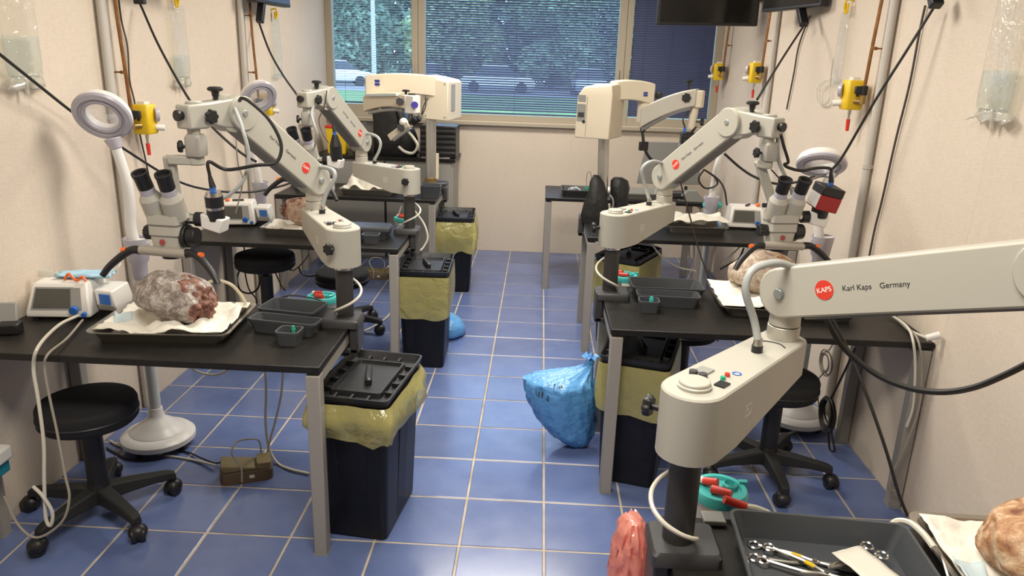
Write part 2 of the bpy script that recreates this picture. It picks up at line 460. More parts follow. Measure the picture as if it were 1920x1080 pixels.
# back window: three lights in one band
def window(n, x0, x1, z0, z1, cx0, cx1, cz0, cz1):
    """outer edges and clear opening"""
    mb = MB(); y, d = BW+.06, .08
    mb.box(((x0+cx0)/2, y, (z0+z1)/2), (cx0-x0, d, z1-z0)); mb.box(((x1+cx1)/2, y, (z0+z1)/2), (x1-cx1, d, z1-z0))
    mb.box(((cx0+cx1)/2, y, (z0+cz0)/2), (cx1-cx0, d, cz0-z0)); mb.box(((cx0+cx1)/2, y, (z1+cz1)/2), (cx1-cx0, d, z1-cz1))
    w = struct('window_%d' % n, mb, FRAME, bevel=.004)
    p = MB(); p.box(((cx0+cx1)/2, BW+.09, (cz0+cz1)/2), (cx1-cx0+.02, .006, cz1-cz0+.02)); build('pane', p, GLASS, w)
    h = MB(); hx = cx0-.018 if n == 3 else cx1+.018
    h.box((hx, BW+.012, 1.62), (.016, .03, .10)); h.box((hx, BW-.01, 1.60), (.012, .02, .05)); build('window_handle', h, FRAME, w, bevel=.003)
    return w
window(1, LW, -1.105, WZ0, WZ1, -1.862, -1.162, 1.298, 2.36)
window(2, -1.103, 0.706, WZ0, WZ1, -1.043, 0.640, 1.243, 2.36)
window(3, 0.708, RW, WZ0, WZ1, 0.762, 1.478, 1.262, 2.36)
mb = MB(); mb.box(((LW+RW)/2, BW-.02, 1.168), (RW-LW, .06, .03)); struct('trim_1', mb, FRAME, bevel=.004)

def blind(x0, x1, z0, z1, tilt, label):
    b = thing('venetian_blind', label, 'blind', ((x0+x1)/2, BW+.045, z1))
    me = bpy.data.meshes.new('slat'); L = (x1-x0)/2-.006; w = .0125
    mbs = MB()
    mbs.loft([[(-L,-w,-.0012),(-L,0,.0012),(-L,w,-.0012),(-L,w,-.0018),(-L,0,.0006),(-L,-w,-.0018)], [(L,-w,-.0012),(L,0,.0012),(L,w,-.0012),(L,w,-.0018),(L,0,.0006),(L,-w,-.0018)]])
    me.from_pydata(mbs.v, [], mbs.f); me.materials.append(SLAT)
    n = int((z1-z0-.05)/.0205)
    for i in range(n):
        s = bpy.data.objects.new('slat', me); COL.objects.link(s); s.parent = b
        s.location = (0, 0, -.045-i*.0205); s.rotation_euler = (R(tilt), 0, 0)
    h = MB(); h.box((0, 0, -.015), (2*L, .03, .028)); build('head_rail', h, SLAT, b)
    h = MB(); h.box((0, 0, z0-z1+.012), (2*L, .022, .014)); build('bottom_rail', h, SLAT, b)
    for fx in (-.72, -.05, .72):
        h = MB(); h.cyl((fx*L, -.014, -.02), (fx*L, -.014, z0-z1+.012), .0012, n=5); build('ladder_cord', h, SLAT, b)
    return b
blind(-1.862, -1.162, 1.300, 2.36, 4, 'thin navy venetian blind with open slats in the narrow window facing trees')
blind(-1.043, 0.640, 1.245, 2.36, 36, 'wide navy venetian blind with half-tilted slats in the middle window')
blind(0.762, 1.478, 1.264, 2.36, 72, 'navy venetian blind closed flat in the window behind the hanging monitor')

# ceiling lights
for k, yy in enumerate((1.0, 3.2, 5.3)):
    L = thing('ceiling_light', 'flat white ceiling light panel above the aisle', 'ceiling light', (-.19, yy, CH), 0, 'ceiling light panels')
    f = MB()
    f.box((0, .31, -.02), (1.24, .02, .04)); f.box((0, -.31, -.02), (1.24, .02, .04)); f.box((.61, 0, -.02), (.02, .6, .04)); f.box((-.61, 0, -.02), (.02, .6, .04))
    build('frame', f, WHITEP, L)
    d = MB(); d.box((0, 0, -.012), (1.2, .6, .01)); build('diffuser', d, mat('lamp_diffuser', (1, .95, .86), .5, emit=2.0), L)
    ld = bpy.data.lights.new('panel_light', 'AREA'); ld.shape = 'RECTANGLE'; ld.size = 1.18; ld.size_y = .58
    ld.energy = LAMP_POWER; ld.color = (1.0, .93, .82)
    lo = bpy.data.objects.new('panel_light', ld); COL.objects.link(lo); lo.parent = L; lo.location = (0, 0, -.03)

# ================================================================== outside the window
LAWN = mat('lawn', (0.10, 0.20, 0.05), .9, var=.35, vscale=.6)
ASPH = mat('asphalt', (0.20, 0.20, 0.20), .85, var=.15, vscale=2)
mb = MB(); mb.box((0, 24, -.05), (90, 33, .1)); struct('ground_lawn', mb, LAWN)
mb = MB(); mb.box((0, 57, -.045), (90, 33, .1)); struct('ground_parking', mb, ASPH)
TIRE = mat('tyre', (.015, .015, .015), .8); CGL = mat('car_glass', (.03, .04, .05), .1)
def car(x, y, rz, paint, label):
    c = thing('parked_car', label, 'car', (x, y, 0.005), rz, 'cars in the car park')
    b = MB()
    side = [(-2.1,.30),(-2.15,.62),(-1.95,.86),(-1.2,.95),(1.1,.95),(2.0,.82),(2.15,.60),(2.1,.30)]
    M = Matrix(((1,0,0,0),(0,0,1,0),(0,1,0,0),(0,0,0,1)))
    b.prism(side, -.86, .86, M); build('body', b, paint, c, bevel=.08)
    g = MB(); cab = [(-1.35,.93),(-.85,1.42),(.55,1.46),(1.25,.93)]
    g.loft([[(x_, -.80, z_) if z_ < 1 else (x_, -.62, z_) for x_, z_ in cab], [(x_, .80, z_) if z_ < 1 else (x_, .62, z_) for x_, z_ in cab]]); build('cabin_glass', g, CGL, c, bevel=.05)
    rf = MB(); rf.box((-.15, 0, 1.46), (1.5, 1.22, .05)); build('roof', rf, paint, c, bevel=.02)
    for sx in (-1.35, 1.35):
        for sy in (-.8, .8):
            w = MB(); w.cyl((sx, sy-.1, .31), (sx, sy+.1, .31), .31, n=18); build('wheel', w, TIRE, c, bevel=.02)
    return c
PW = mat('car_white', (.75, .77, .80), .3); PS = mat('car_silver', (.50, .55, .60), .3, metal=.4); PR = mat('car_red', (.55, .04, .04), .3); PB = mat('car_dark', (.06, .07, .10), .3)
car(-16.2, 44, R(75), PR, 'red car parked outside beyond the narrow window')
car(-12.6, 47, R(20), PW, 'white car parked outside beside the red one')
car(-6.6, 44, R(88), PS, 'silver car parked nose-on outside the middle window')
car(-2.6, 44.5, R(5), PW, 'white car parked side-on outside the middle window')
car(2.6, 44, R(92), PS, 'silver car parked near the street lamp side of the middle window')
car(6.3, 45, R(85), PW, 'white car parked outside near the closed blind')
p = thing('street_lamp', 'pale grey lamp post outside the narrow window', 'street lamp', (-6.55, 30, 0))
q = MB(); q.cyl((0,0,0), (0,0,7), .10, .06, n=12); build('post', q, CONDUIT, p); q = MB(); q.box((.4,0,7.0), (1.0,.2,.12)); build('lamp_head', q, CONDUIT, p)
LEAFS = [mat('leaf_a', (.21, .32, .17), .7, var=.5, vscale=.8), mat('leaf_b', (.15, .24, .15), .7, var=.5, vscale=.8), mat('leaf_c', (.28, .38, .18), .7, var=.5, vscale=.8)]  # leaf greens lightened and greyed, outdoor haze put into the colour
BARK = mat('bark', (.10, .07, .05), .9)
def tree(x, y, h, w, k, label):
    t = thing('broadleaf_tree', label, 'tree', (x, y, 0.005), 0, 'trees beyond the car park')
    tr = MB(); tr.cyl((0,0,0), (0,0,h*.55), .22, .12, n=8)
    for a in range(4): tr.cyl((0,0,h*.35), (w*.3*math.cos(a*1.7), w*.3*math.sin(a*1.7), h*.6), .09, .04, n=6)
    build('trunk', tr, BARK, t)
    rnd = random.Random(k*13+5); V = []; Fc = []
    blobs = [(rnd.uniform(-.5,.5)*w, rnd.uniform(-.35,.35)*w, rnd.uniform(.10,.85)*h, rnd.uniform(.32,.5)*w) for _ in range(16)]
    for i in range(8000):
        bx, by, bz, br = rnd.choice(blobs)
        d = Vector((rnd.gauss(0,1), rnd.gauss(0,1), rnd.gauss(0,1))).normalized()*br*rnd.uniform(.55, 1.0)
        c = Vector((bx, by, bz))+d
        if c.z < .25: c.z = .25+rnd.random()*.4
        u = Vector((rnd.gauss(0,1), rnd.gauss(0,1), rnd.gauss(0,1))).normalized(); v = u.orthogonal().normalized(); s = rnd.uniform(.12, .28)
        b0 = len(V); V += [c-u*s, c+v*s*.6, c+u*s, c-v*s*.6]; Fc.append((b0, b0+1, b0+2, b0+3))
    fo = MB(); fo.v = V; fo.f = Fc
    build('foliage', fo, LEAFS[k % 3], t, smooth=False, recalc=False, kind='stuff')
for k, (x, y, h, w) in enumerate(((-19.5,53,9,4), (-12.6,53,9.5,4), (-6.0,53,8.5,4), (.6,53,9,4), (7.2,53,9,4), (13.8,53,9,4), (-23.5,62,12,4.4), (-15.2,62,12,4.0), (-7.2,62,12,4.0), (.8,62,12,4.0), (8.8,62,12,4.0), (16.8,62,12,4.0))):
    tree(x, y, h, w, k, ('leafy mid-green tree beyond the parked cars', 'dark green tree beyond the parked cars', 'pale yellow-green tree beyond the parked cars')[k % 3])

wd = MB(); rnd = random.Random(99)
for i in range(30000):
    c = Vector((rnd.uniform(-38, 32), 72+rnd.uniform(-2, 2), rnd.uniform(.3, 13)))
    u = Vector((rnd.gauss(0,1), rnd.gauss(0,.5), rnd.gauss(0,1))).normalized(); v = u.orthogonal().normalized(); sz = rnd.uniform(.22, .5)
    b0 = len(wd.v); wd.v += [c-u*sz, c+v*sz*.7, c+u*sz, c-v*sz*.7]; wd.f.append((b0, b0+1, b0+2, b0+3))
we = build('woodland_edge', wd, LEAFS[1], smooth=False, recalc=False, kind='stuff')
tag(we, 'dense dark green woodland edge far behind the parked cars', 'foliage')

# ================================================================== tables
TT = .725
def table(x0, x1, y0, y1, label):
    t = thing('work_table', label, 'table', ((x0+x1)/2, (y0+y1)/2, 0), 0, 'black-topped work tables')
    hx, hy = (x1-x0)/2, (y1-y0)/2
    b = MB(); b.box((0, 0, TT-.0125), (2*hx, 2*hy, .025)); build('tabletop', b, TOPBLK, t, bevel=.003)
    for sx in (-1, 1):
        for sy in (-1, 1):
            l = MB(); l.box((sx*(hx-.026), sy*(hy-.026), .3475), (.048, .048, .687)); leg = build('leg', l, LEGGRY, t, bevel=.004)
            g = MB(); g.box((sx*(hx-.026), sy*(hy-.026), .003), (.050, .050, .006)); build('foot_cap', g, GREYP, leg)
        l = MB(); l.box((sx*(hx-.020), 0, .678), (.034, 2*hy-.10, .044)); build('end_rail', l, LEGGRY, t, bevel=.003)
    l = MB(); l.box((0, 0, .684), (2*hx-.07, .05, .030)); build('under_beam', l, CHAR, t)
    return t
table(LW+.005, -.690, 2.240, 2.850, 'black-topped table carrying the pump with a blue face mask on it')
table(LW+.005, -.735, 3.860, 4.460, 'black-topped table next to two black stools, carrying pump, tray and slate boxes')
table(LW+.005, -.740, 5.345, 5.945, 'black-topped table standing closest to the narrow window')
table(.305, RW-.004, 0.890, 1.492, 'black-topped table with steel forceps in a slate box on it')
table(.305, RW-.004, 2.735, 3.335, 'black-topped table over the bin next to the tied blue bag')
table(.305, RW-.004, 4.335, 4.935, 'black-topped table with a black bag standing at its aisle end')
table(.060, 1.290, 5.640, 6.235, 'black-topped table alone against the wall under the window')

# low cabinet under the window with its own black top
cb = thing('low_cabinet', 'low grey cabinet with black top under the narrow window', 'cabinet', (-1.31, 6.575, 0))
b = MB(); b.box((0, 0, .435), (1.16, .44, .87)); build('body', b, mat('cabinet_grey', (.34, .33, .30), .55), cb, bevel=.003)
b = MB(); b.box((0, -.005, .885), (1.20, .48, .03)); build('countertop', b, TOPBLK, cb, bevel=.003)
for sx in (-1, 1):
    b = MB(); b.box((sx*.287, -.228, .44), (.555, .016, .82)); d = build('door', b, mat('cabinet_grey', (.34, .33, .30)), cb, bevel=.002)
    b = MB(); b.box((sx*.05, -.24, .70), (.014, .014, .12)); build('handle', b, ALU, d)
b = MB(); b.box((0, -.232, .44), (.012, .01, .84)); build('centre_post', b, BLK, cb)

# ================================================================== stools
def stool(x, y, h, rz, label):
    s = thing('swivel_stool', label, 'stool', (x, y, 0), rz, 'black swivel stools')
    b = MB(); b.lathe([(.0, h-.085), (.12, h-.085), (.158, h-.082), (.168, h-.070), (.168, h-.016), (.163, h-.005), (.150, h), (0, h+.002)], 36); build('seat', b, SEAT, s, angle=60)
    b = MB(); b.lathe([(.168, h-.054), (.171, h-.051), (.171, h-.047), (.168, h-.044)], 36, cap0=False, cap1=False); build('seat_piping', b, BLK, s)
    b = MB(); b.cyl((0, 0, .11), (0, 0, h-.13), .036, n=20); b.cyl((0, 0, .27), (0, 0, h-.083), .016, n=14); b.cyl((0, 0, .09), (0, 0, .14), .045, .036, n=20); build('gas_lift', b, BLK, s)
    b = MB(); b.cyl((0, 0, .062), (0, 0, .118), .052, .046, n=20); build('hub', b, BLKM, s, bevel=.005)
    lv = MB(); lv.tube([(0, 0, h-.1), (.1, 0, h-.1), (.15, .0, h-.11)], .005, 6); build('height_lever', lv, BLK, s)
    for k in range(5):
        a = 2*math.pi*k/5; c, q = math.cos(a), math.sin(a)
        rg = []
        for u, w, z0, z1 in ((.03, .032, .064, .122), (.10, .029, .070, .118), (.18, .025, .074, .110), (.245, .022, .070, .102), (.268, .018, .060, .092)):
            rg.append([(u*c-v*q, u*q+v*c, z) for v, z in ((-w, z0), (w, z0), (w*.8, z1), (-w*.8, z1))])
        b = MB(); b.loft(rg); arm = build('base_arm', b, BLKM, s, bevel=.006, angle=60)
        ca = random.Random(k+int(x*10)).uniform(0, 6.3); cx, cy = .262*c, .262*q
        w = MB()
        dx, dy = math.cos(ca)*.012, math.sin(ca)*.012
        ox, oy = -math.sin(ca)*.014, math.cos(ca)*.014
        for sg in (-1, 1): w.cyl((cx+ox+dx*sg*.5, cy+oy+dy*sg*.5, .028), (cx+ox+dx*sg*2, cy+oy+dy*sg*2, .028), .028, n=16)
        w.ball((cx+ox*.6, cy+oy*.6, .036), (.034, .034, .030), 14, 8)
        w.cyl((cx, cy, .04), (cx, cy, .075), .008, n=8)
        build('caster', w, BLK, s, bevel=.003)
    return s
stool(-1.612, 2.430, .475, R(38), 'black swivel stool beside the round white lamp base by the pump table')
stool(1.050, 2.965, .475, R(-18), 'black swivel stool beside the coiled black cords')
stool(-1.560, 4.130, .60, R(20), 'black swivel stool raised high with its seat right under a tabletop')
stool(-1.225, 4.545, .395, R(60), 'low black swivel stool behind a charcoal microscope pole')
stool(.780, 3.640, .47, R(10), 'black swivel stool behind the table over the bin beside the blue bag')
stool(.730, 5.215, .47, R(30), 'black swivel stool near the tilted bin with the black lid')

# ================================================================== bins
def bin_(x, y, rz, label, lid=True, lid_shift=(0, 0), h=.545, liner_drop=.16, wav=1.0, seed=1):
    t = thing('waste_bin', label, 'waste bin', (x, y, 0), rz, 'black waste bins with yellow liners')
    b = MB(); b.rr([(.112, .175, .02, 0), (.116, .18, .022, .01), (.135, .205, .025, h-.03), (.143, .215, .028, h-.03), (.143, .215, .028, h), (.133, .205, .024, h), (.110, .17, .02, .015)], n=4, cap1=True)
    bo = build('bin_body', b, BIN, t, angle=30)
    for sx in (-1, 1):
        q = MB(); q.loft([[(sx*.112, -.05, .02), (sx*.1165, -.05, .02), (sx*.1165, .05, .02), (sx*.112, .05, .02)], [(sx*.131, -.05, h-.06), (sx*.1375, -.05, h-.06), (sx*.1375, .05, h-.06), (sx*.131, .05, h-.06)]]); build('moulded_panel', q, BIN, bo, bevel=.004)
    for sy in (-1, 1):
        for sx in (-1, 1):
            q = MB(); q.loft([[(sx*.05, sy*.174, .02), (sx*.09, sy*.174, .02), (sx*.09, sy*.179, .02), (sx*.05, sy*.179, .02)], [(sx*.06, sy*.202, h-.06), (sx*.105, sy*.202, h-.06), (sx*.105, sy*.2085, h-.06), (sx*.06, sy*.2085, h-.06)]]); build('moulded_panel', q, BIN, bo, bevel=.004)
    # liner turned over the rim
    rings = []; n = 8
    rnd = random.Random(seed)
    for k in range(7):
        u = k/6; ring = []
        base = rrect(.146+.014*math.sin(u*3.0)*wav, .218+.014*math.sin(u*3.0)*wav, .03, n)
        base = [(Vector(base[i]).lerp(Vector(base[(i+1) % len(base)]), f_/8)) if (Vector(base[i])-Vector(base[(i+1) % len(base)])).length > .05 else Vector(base[i]) for i in range(len(base)) for f_ in range(8 if (Vector(base[i])-Vector(base[(i+1) % len(base)])).length > .05 else 1)]
        for i, (px_, py_) in enumerate(base):
            nz = (noise.noise(Vector((px_*16, py_*16, u*1.6+seed*7)))*(.006+.016*u) + abs(noise.noise(Vector((px_*34, py_*34, u*.9+seed*3))))*.022*u)*wav
            d = Vector((px_, py_)).normalized()
            zz = h+.006 - u*liner_drop*(1+.35*noise.noise(Vector((px_*9, py_*9, seed*3.1)))*min(1, wav))
            ring.append((px_+d.x*nz, py_+d.y*nz, zz))
        rings.append(ring)
    b = MB(); b.loft(rings, cap0=False, cap1=False); build('liner_bag', b, LINER, t, angle=70)
    if lid:
        lt = MB(); T = Matrix.Translation((lid_shift[0], lid_shift[1], h+.004))
        lt.rr([(.135, .207, .02, 0), (.146, .222, .022, .034), (.139, .215, .018, .034), (.128, .200, .015, .008), (.098, .15, .012, .008), (.094, .146, .012, .026), (.086, .138, .01, .026), (.082, .134, .01, .014)], T, n=3)
        lo = build('lid', lt, BLK, t, angle=30)
        hd = MB(); hd.rr([(.012, .07, .01, .014), (.012, .07, .01, .036), (.007, .062, .006, .042)], T @ Matrix.Rotation(R(18), 4, 'Z'), n=3); build('lid_grip', hd, BLK, lo)
        for k in range(4):
            for sx in (-1, 1):
                c = MB(); c.box((sx*.116, -.12+k*.08, .016), (.028, .012, .016), T); build('lid_rib', c, BLK, lo, bevel=.002)
        for k in range(3):
            for sy in (-1, 1):
                c = MB(); c.box((-.06+k*.06, sy*.178, .016), (.010, .036, .016), T); build('lid_rib', c, BLK, lo, bevel=.002)
    return t
bin_(-.596, 2.535, R(-7), 'black waste bin with ruffled yellow liner under the pump table corner', seed=1, liner_drop=.135, h=.545, wav=1.5)
bin_(-.624, 4.152, R(2), 'black waste bin with smooth yellow liner hiding a small blue bag', seed=2, liner_drop=.24, wav=.35)
bin_(-.622, 5.642, R(3), 'black waste bin with billowing yellow liner by the bare wall under the window', seed=3, liner_drop=.24, wav=1.5)
bin_(.470, 2.992, R(-16), 'black waste bin beside the large tied blue bag', seed=4, liner_drop=.22, wav=.5)
bin_(.590, 4.610, R(-28), 'black waste bin turned askew near a teal canister', seed=5, liner_drop=.26, wav=.6)

# ================================================================== plastic trays and cups
def box_tray(x, y, z, hx, hy, h, rz, label, name='instrument_tray', cat='tray', group='slate grey plastic trays', sink=.0, m=None):
    b = MB(); w = .004; r = min(.02, hx*.45, hy*.45); k = .86
    b.rr([(hx*k, hy*k, r*.9, 0), (hx*.97, hy*.97, r, h-.012), (hx, hy, r, h-.008), (hx, hy, r, h), (hx-w*1.6, hy-w*1.6, r*.85, h), (hx*k-w, hy*k-w, r*.8, .005)], n=4)
    return solo(name, label, cat, b, m or TRAYG, (x, y, z), group, rz, angle=40)
# table with the face mask
box_tray(-.922, 2.700, TT, .116, .074, .055, R(-9), 'large slate tray holding a paper pouch beside the charcoal pole of the pump table')
box_tray(-.905, 2.560, TT, .132, .043, .05, R(-9), 'long narrow slate tray pressed against a larger one on the pump table')
box_tray(-.854, 2.448, TT, .043, .040, .05, R(-3), 'small slate cup with a green clip on the pump table', 'specimen_cup', 'cup', 'slate grey cups')
# second table that side
box_tray(-.962, 4.128, TT, .140, .083, .055, R(0), 'slate tray with an upturned lid on the table beside two stools')
box_tray(-.905, 3.988, TT, .048, .042, .05, R(0), 'small slate cup on the table beside two stools', 'specimen_cup', 'cup', 'slate grey cups')
# table above the bin with the blue bag
box_tray(.588, 3.225, TT, .160, .085, .055, R(0), 'large slate tray holding a white card by the charcoal pole above the blue bag')
box_tray(.575, 3.085, TT, .135, .050, .05, R(-2), 'long narrow slate tray set in front of a larger one, above the blue bag')
box_tray(.480, 2.984, TT, .044, .040, .05, R(-2), 'small slate cup with a teal clip above the blue bag', 'specimen_cup', 'cup', 'slate grey cups')
# forceps table
box_tray(.620, 1.300, TT, .185, .130, .06, R(-4), 'big slate tray full of steel instruments')
# table alone by the wall
box_tray(.330, 5.850, TT, .150, .120, .05, R(0), 'charcoal tray full of clear tubing on the table by the wall', m=CHAR)
box_tray(.800, 5.840, TT, .165, .150, .05, R(2), 'wide flat grey tray on the table by the wall', m=GREYP)
# small box on the table near the narrow window
box_tray(-.790, 5.470, TT, .075, .06, .09, R(2), 'small deep slate box at the foot of the silver microscope pole')

def pouch(x, y, z, sx, sy, rz, label, m=PAPER, name='sterile_pouch', cat='pouch'):
    b = MB(); b.grid(6, 6, lambda u, v: Vector(((u-.5)*sx, (v-.5)*sy, .004+.006*noise.noise(Vector((u*3+x*9, v*3, 1))))))
    return solo(name, label, cat, b, m, (x, y, z), None, rz, solid=.0015)
pouch(-.875, 2.690, TT+.010, .09, .06, R(-15), 'cream paper pouch lying in the slate tray of the pump table')
pouch(.668, 3.215, TT+.012, .09, .05, R(-25), 'white card lying in a slate tray above the blue bag')
pouch(.690, 1.270, TT+.040, .075, .15, R(22), 'white sterile pouch on steel instruments')
for (x, y, c, l, mm) in ((-.842, 2.455, .012, 'green clip in the small cup of the pump table', GREEN), (.492, 2.992, .012, 'teal clip in the small cup above the blue bag', TEAL)):
    b = MB(); b.rr([(c*.5, c*.9, .003, 0), (c*.5, c*.9, .003, .045)]); b.box((0, 0, .048), (.008, .014, .012)); solo('clip', l, 'clip', b, mm, (x, y, TT+.006), None, R(20))
# upturned lid lying on the slate tray
b = MB(); b.rr([(.136, .080, .018, 0), (.136, .080, .018, .006), (.126, .070, .014, .012), (.121, .065, .012, .012)]); solo('tray_lid', 'flat slate lid lying over the tray on the table beside two stools', 'lid', b, CHAR, (-.962, 4.130, TT+.0552), None, R(1))

# ================================================================== steel trays with drapes and specimens
def steel_tray(x, y, hx, hy, rz, label):
    b = MB(); b.rr([(hx*.86, hy*.84, .03, 0), (hx*.94, hy*.93, .035, .036), (hx, hy, .035, .040), (hx, hy, .035, .044), (hx*.945, hy*.935, .033, .041), (hx*.85, hy*.83, .03, .003)], n=5)
    return solo('steel_tray', label, 'tray', b, STEEL, (x, y, TT), 'steel trays with white drapes', rz, angle=30)
def drape(x, y, hx, hy, rz, label, seed, lift=.03, crump=1.0, over=.90, top=.012):
    b = MB()
    def fn(u, v):
        a, c = (u-.5)*2, (v-.5)*2
        e = max(abs(a), abs(c)); q = e**5
        n1 = noise.noise(Vector((a*2.2+seed, c*2.2, seed))); n2 = noise.noise(Vector((a*6+seed, c*6, seed*2)))
        n3 = abs(noise.noise(Vector((a*3.3-seed, c*3.3+seed, .5))))
        z = top + q*(.026) + max(0, lift*(.35+1.4*n1))*(1-q*.6) + crump*(.012*n2 + .034*n3*(1-q))
        if e > .93: z = max(z, .040 + .012*n1)
        sx_ = (abs(a)**6+abs(c)**6)**(1/6)*over*(1+.03*abs(n2))
        if sx_ > .84: z = max(z, min(.049, .009+(sx_-.84)/.095*.040))
        z = max(z, .006)
        return Vector((a*hx*over*(1+.03*n2), c*hy*over*(1+.03*n1), z))
    b.grid(34, 26, fn)
    return solo('surgical_drape', label, 'drape', b, CLOTH, (x, y, TT), 'white drapes in steel trays', rz, solid=.002, angle=80)
def placed(o): return Matrix.Translation(o.location) @ Matrix.Rotation(o.rotation_euler.z, 4, 'Z')
def tree_of(o):
    M_ = placed(o); return BVHTree.FromPolygons([M_ @ v.co for v in o.data.vertices], [tuple(p.vertices) for p in o.data.polygons])
def press(cloth, body):
    """let the cloth give way under the body lying on it"""
    t = tree_of(body); M_ = placed(cloth); I_ = M_.inverted()
    for v in cloth.data.vertices:
        w_ = M_ @ v.co; hit = t.ray_cast(Vector((w_.x, w_.y, TT)), Vector((0, 0, 1)))[0]
        if hit is not None and w_.z > hit.z+.0005: v.co = I_ @ Vector((w_.x, w_.y, max(hit.z+.0005, TT+.008)))
def lay(sheet, cloth, gap=.005):
    """let a sheet follow the cloth under it"""
    t = tree_of(cloth); M_ = placed(sheet); I_ = M_.inverted()
    for v in sheet.data.vertices:
        w_ = M_ @ v.co; hit = t.ray_cast(Vector((w_.x, w_.y, 2)), Vector((0, 0, -1)))[0]
        if hit is not None: v.co = I_ @ Vector((w_.x, w_.y, hit.z+gap))
def specimen(x, y, z, dims, rz, tilt, label, m, seed, rag=.0, mat2=None):
    bm = bmesh.new(); bmesh.ops.create_icosphere(bm, subdivisions=5, radius=1)
    for v in bm.verts:
        p = v.co.copy()
        n1 = noise.noise(p*1.3+Vector((seed, 0, 0)))*.13
        n2 = noise.noise(p*3.3+Vector((0, seed, 0)))*.05
        n3 = abs(noise.noise(p*8.0+Vector((0, 0, seed))))*-.035
        k = 1+n1+n2+n3
        if p.x > .45 and rag:
            k += rag*(noise.noise(p*6+Vector((seed, seed, 0)))*.55-.22)*(p.x-.45)*2
        if p.z < -.55: k *= .93
        v.co = Vector((p.x*k*dims[0], p.y*k*dims[1], p.z*k*dims[2]))
    bmesh.ops.rotate(bm, verts=bm.verts, cent=(0, 0, 0), matrix=Matrix.Rotation(tilt, 3, 'Y'))
    zmin = min(v.co.z for v in bm.verts)
    for v in bm.verts: v.co.z -= zmin
    me = bpy.data.meshes.new('specimen'); bm.to_mesh(me); 
    me.materials.append(m)
    if mat2:
        me.materials.append(mat2)
        T = Matrix.Rotation(-tilt, 3, 'Y')
        for f in me.polygons:
            c = T @ Vector((f.center.x, f.center.y, f.center.z+zmin)); nn = noise.noise(Vector(f.center)*28)
            if c.x > dims[0]*(.70+.22*nn) or (c.z > dims[2]*(.80+.5*nn) and c.x > dims[0]*.1): f.material_index = 1
    me.shade_smooth()
    o = bpy.data.objects.new('dissection_specimen', me); COL.objects.link(o); o.location = (x, y, z); o.rotation_euler = (0, 0, rz)
    tag(o, label, 'specimen', 'dissection specimens'); return o
SP1 = specimen_material('frosted_grey_tissue', (.58, .53, .48), (.36, .31, .275), (.19, .15, .13), 1.3, .5, 52)
SP1B = specimen_material('dark_red_tissue', (.44, .25, .18), (.20, .085, .06), (.09, .03, .022), 2.1, .35)
SP2 = specimen_material('pale_pink_tissue', (.68, .52, .40), (.55, .37, .27), (.38, .20, .14), 3.7)
SP3 = specimen_material('cream_tissue', (.62, .53, .42), (.50, .40, .31), (.34, .22, .16), 5.2)
SP3B = specimen_material('orange_brown_tissue', (.70, .53, .36), (.48, .26, .13), (.20, .075, .04), 6.4, .22, 64)
steel_tray(-1.305, 2.545, .245, .185, R(4), 'steel tray with the grey frosted specimen on the pump table')
dr_a = drape(-1.305, 2.545, .245, .185, R(4), 'rumpled white drape under the grey frosted specimen', 2.3, lift=.055, crump=1.3)
press(dr_a, specimen(-1.292, 2.535, TT+.030, (.160, .105, .094), R(-12), R(9), 'grey frosted specimen with a ragged dark red end', SP1, 1.7, rag=.28, mat2=SP1B))
steel_tray(-1.385, 4.165, .170, .125, R(0), 'steel tray with the small pinkish specimen on the table beside two stools')
dr_b = drape(-1.385, 4.165, .170, .125, R(0), 'white drape under the small pinkish specimen', 4.1, lift=.02)
press(dr_b, specimen(-1.330, 4.185, TT+.030, (.135, .09, .085), R(185), R(-4), 'small pinkish specimen half hidden by a microscope arm', SP2, 4.4, rag=.25, mat2=SP1B))
steel_tray(-1.255, 5.560, .215, .14, R(-2), 'steel tray heaped with white paper near the narrow window')
drape(-1.258, 5.562, .212, .138, R(-2), 'heaped white drape with nothing on it near the narrow window', 7.7, lift=.12)
steel_tray(1.065, 3.120, .285, .195, R(-3), 'steel tray with the rounded cream specimen')
dr_c = drape(1.060, 3.120, .285, .195, R(-3), 'white drape under the rounded cream specimen', 9.4, lift=.035, over=.97)
press(dr_c, specimen(1.010, 3.210, TT+.032, (.155, .115, .095), R(12), R(5), 'rounded cream specimen with a reddish end', SP3, 8.1, rag=.2, mat2=SP3B))
steel_tray(.985, 4.680, .200, .140, R(1), 'steel tray heaped with a white drape beside a white pump')
drape(.985, 4.680, .205, .143, R(1), 'bulky white drape filling a tray beside a white pump', 12.2, lift=.05, top=.045, crump=.25, over=.95)
steel_tray(1.100, 1.300, .260, .185, R(-2), 'steel tray on the table with the steel forceps')
dr_d = drape(1.100, 1.300, .260, .185, R(-2), 'white drape under the orange brown specimen', 15.0, lift=.03)
press(dr_d, specimen(1.055, 1.300, TT+.030, (.155, .115, .085), R(12), R(0), 'orange brown fatty specimen on the forceps table', SP3B, 11.3, rag=.0))
# pale blue pads on drapes
for (x, y, rz, l, sd) in ((-1.478, 2.500, R(25), 'pale blue pad tucked at the tray edge beside the grey frosted specimen', 1), (.884, 1.255, R(-6), 'pale blue pad in the tray of the orange brown specimen', 2)):
    b = MB(); b.grid(8, 10, lambda u, v: Vector(((u-.5)*.058, (v-.5)*.12, .003+.010*noise.noise(Vector((u*3+sd*5, v*4, 2))))))
    lay(solo('absorbent_pad', l, 'pad', b, mat('pale_blue_pad', (.55, .65, .68), .9), (x, y, TT+.052), None, rz, solid=.0015), (dr_a, dr_d)[sd-1])

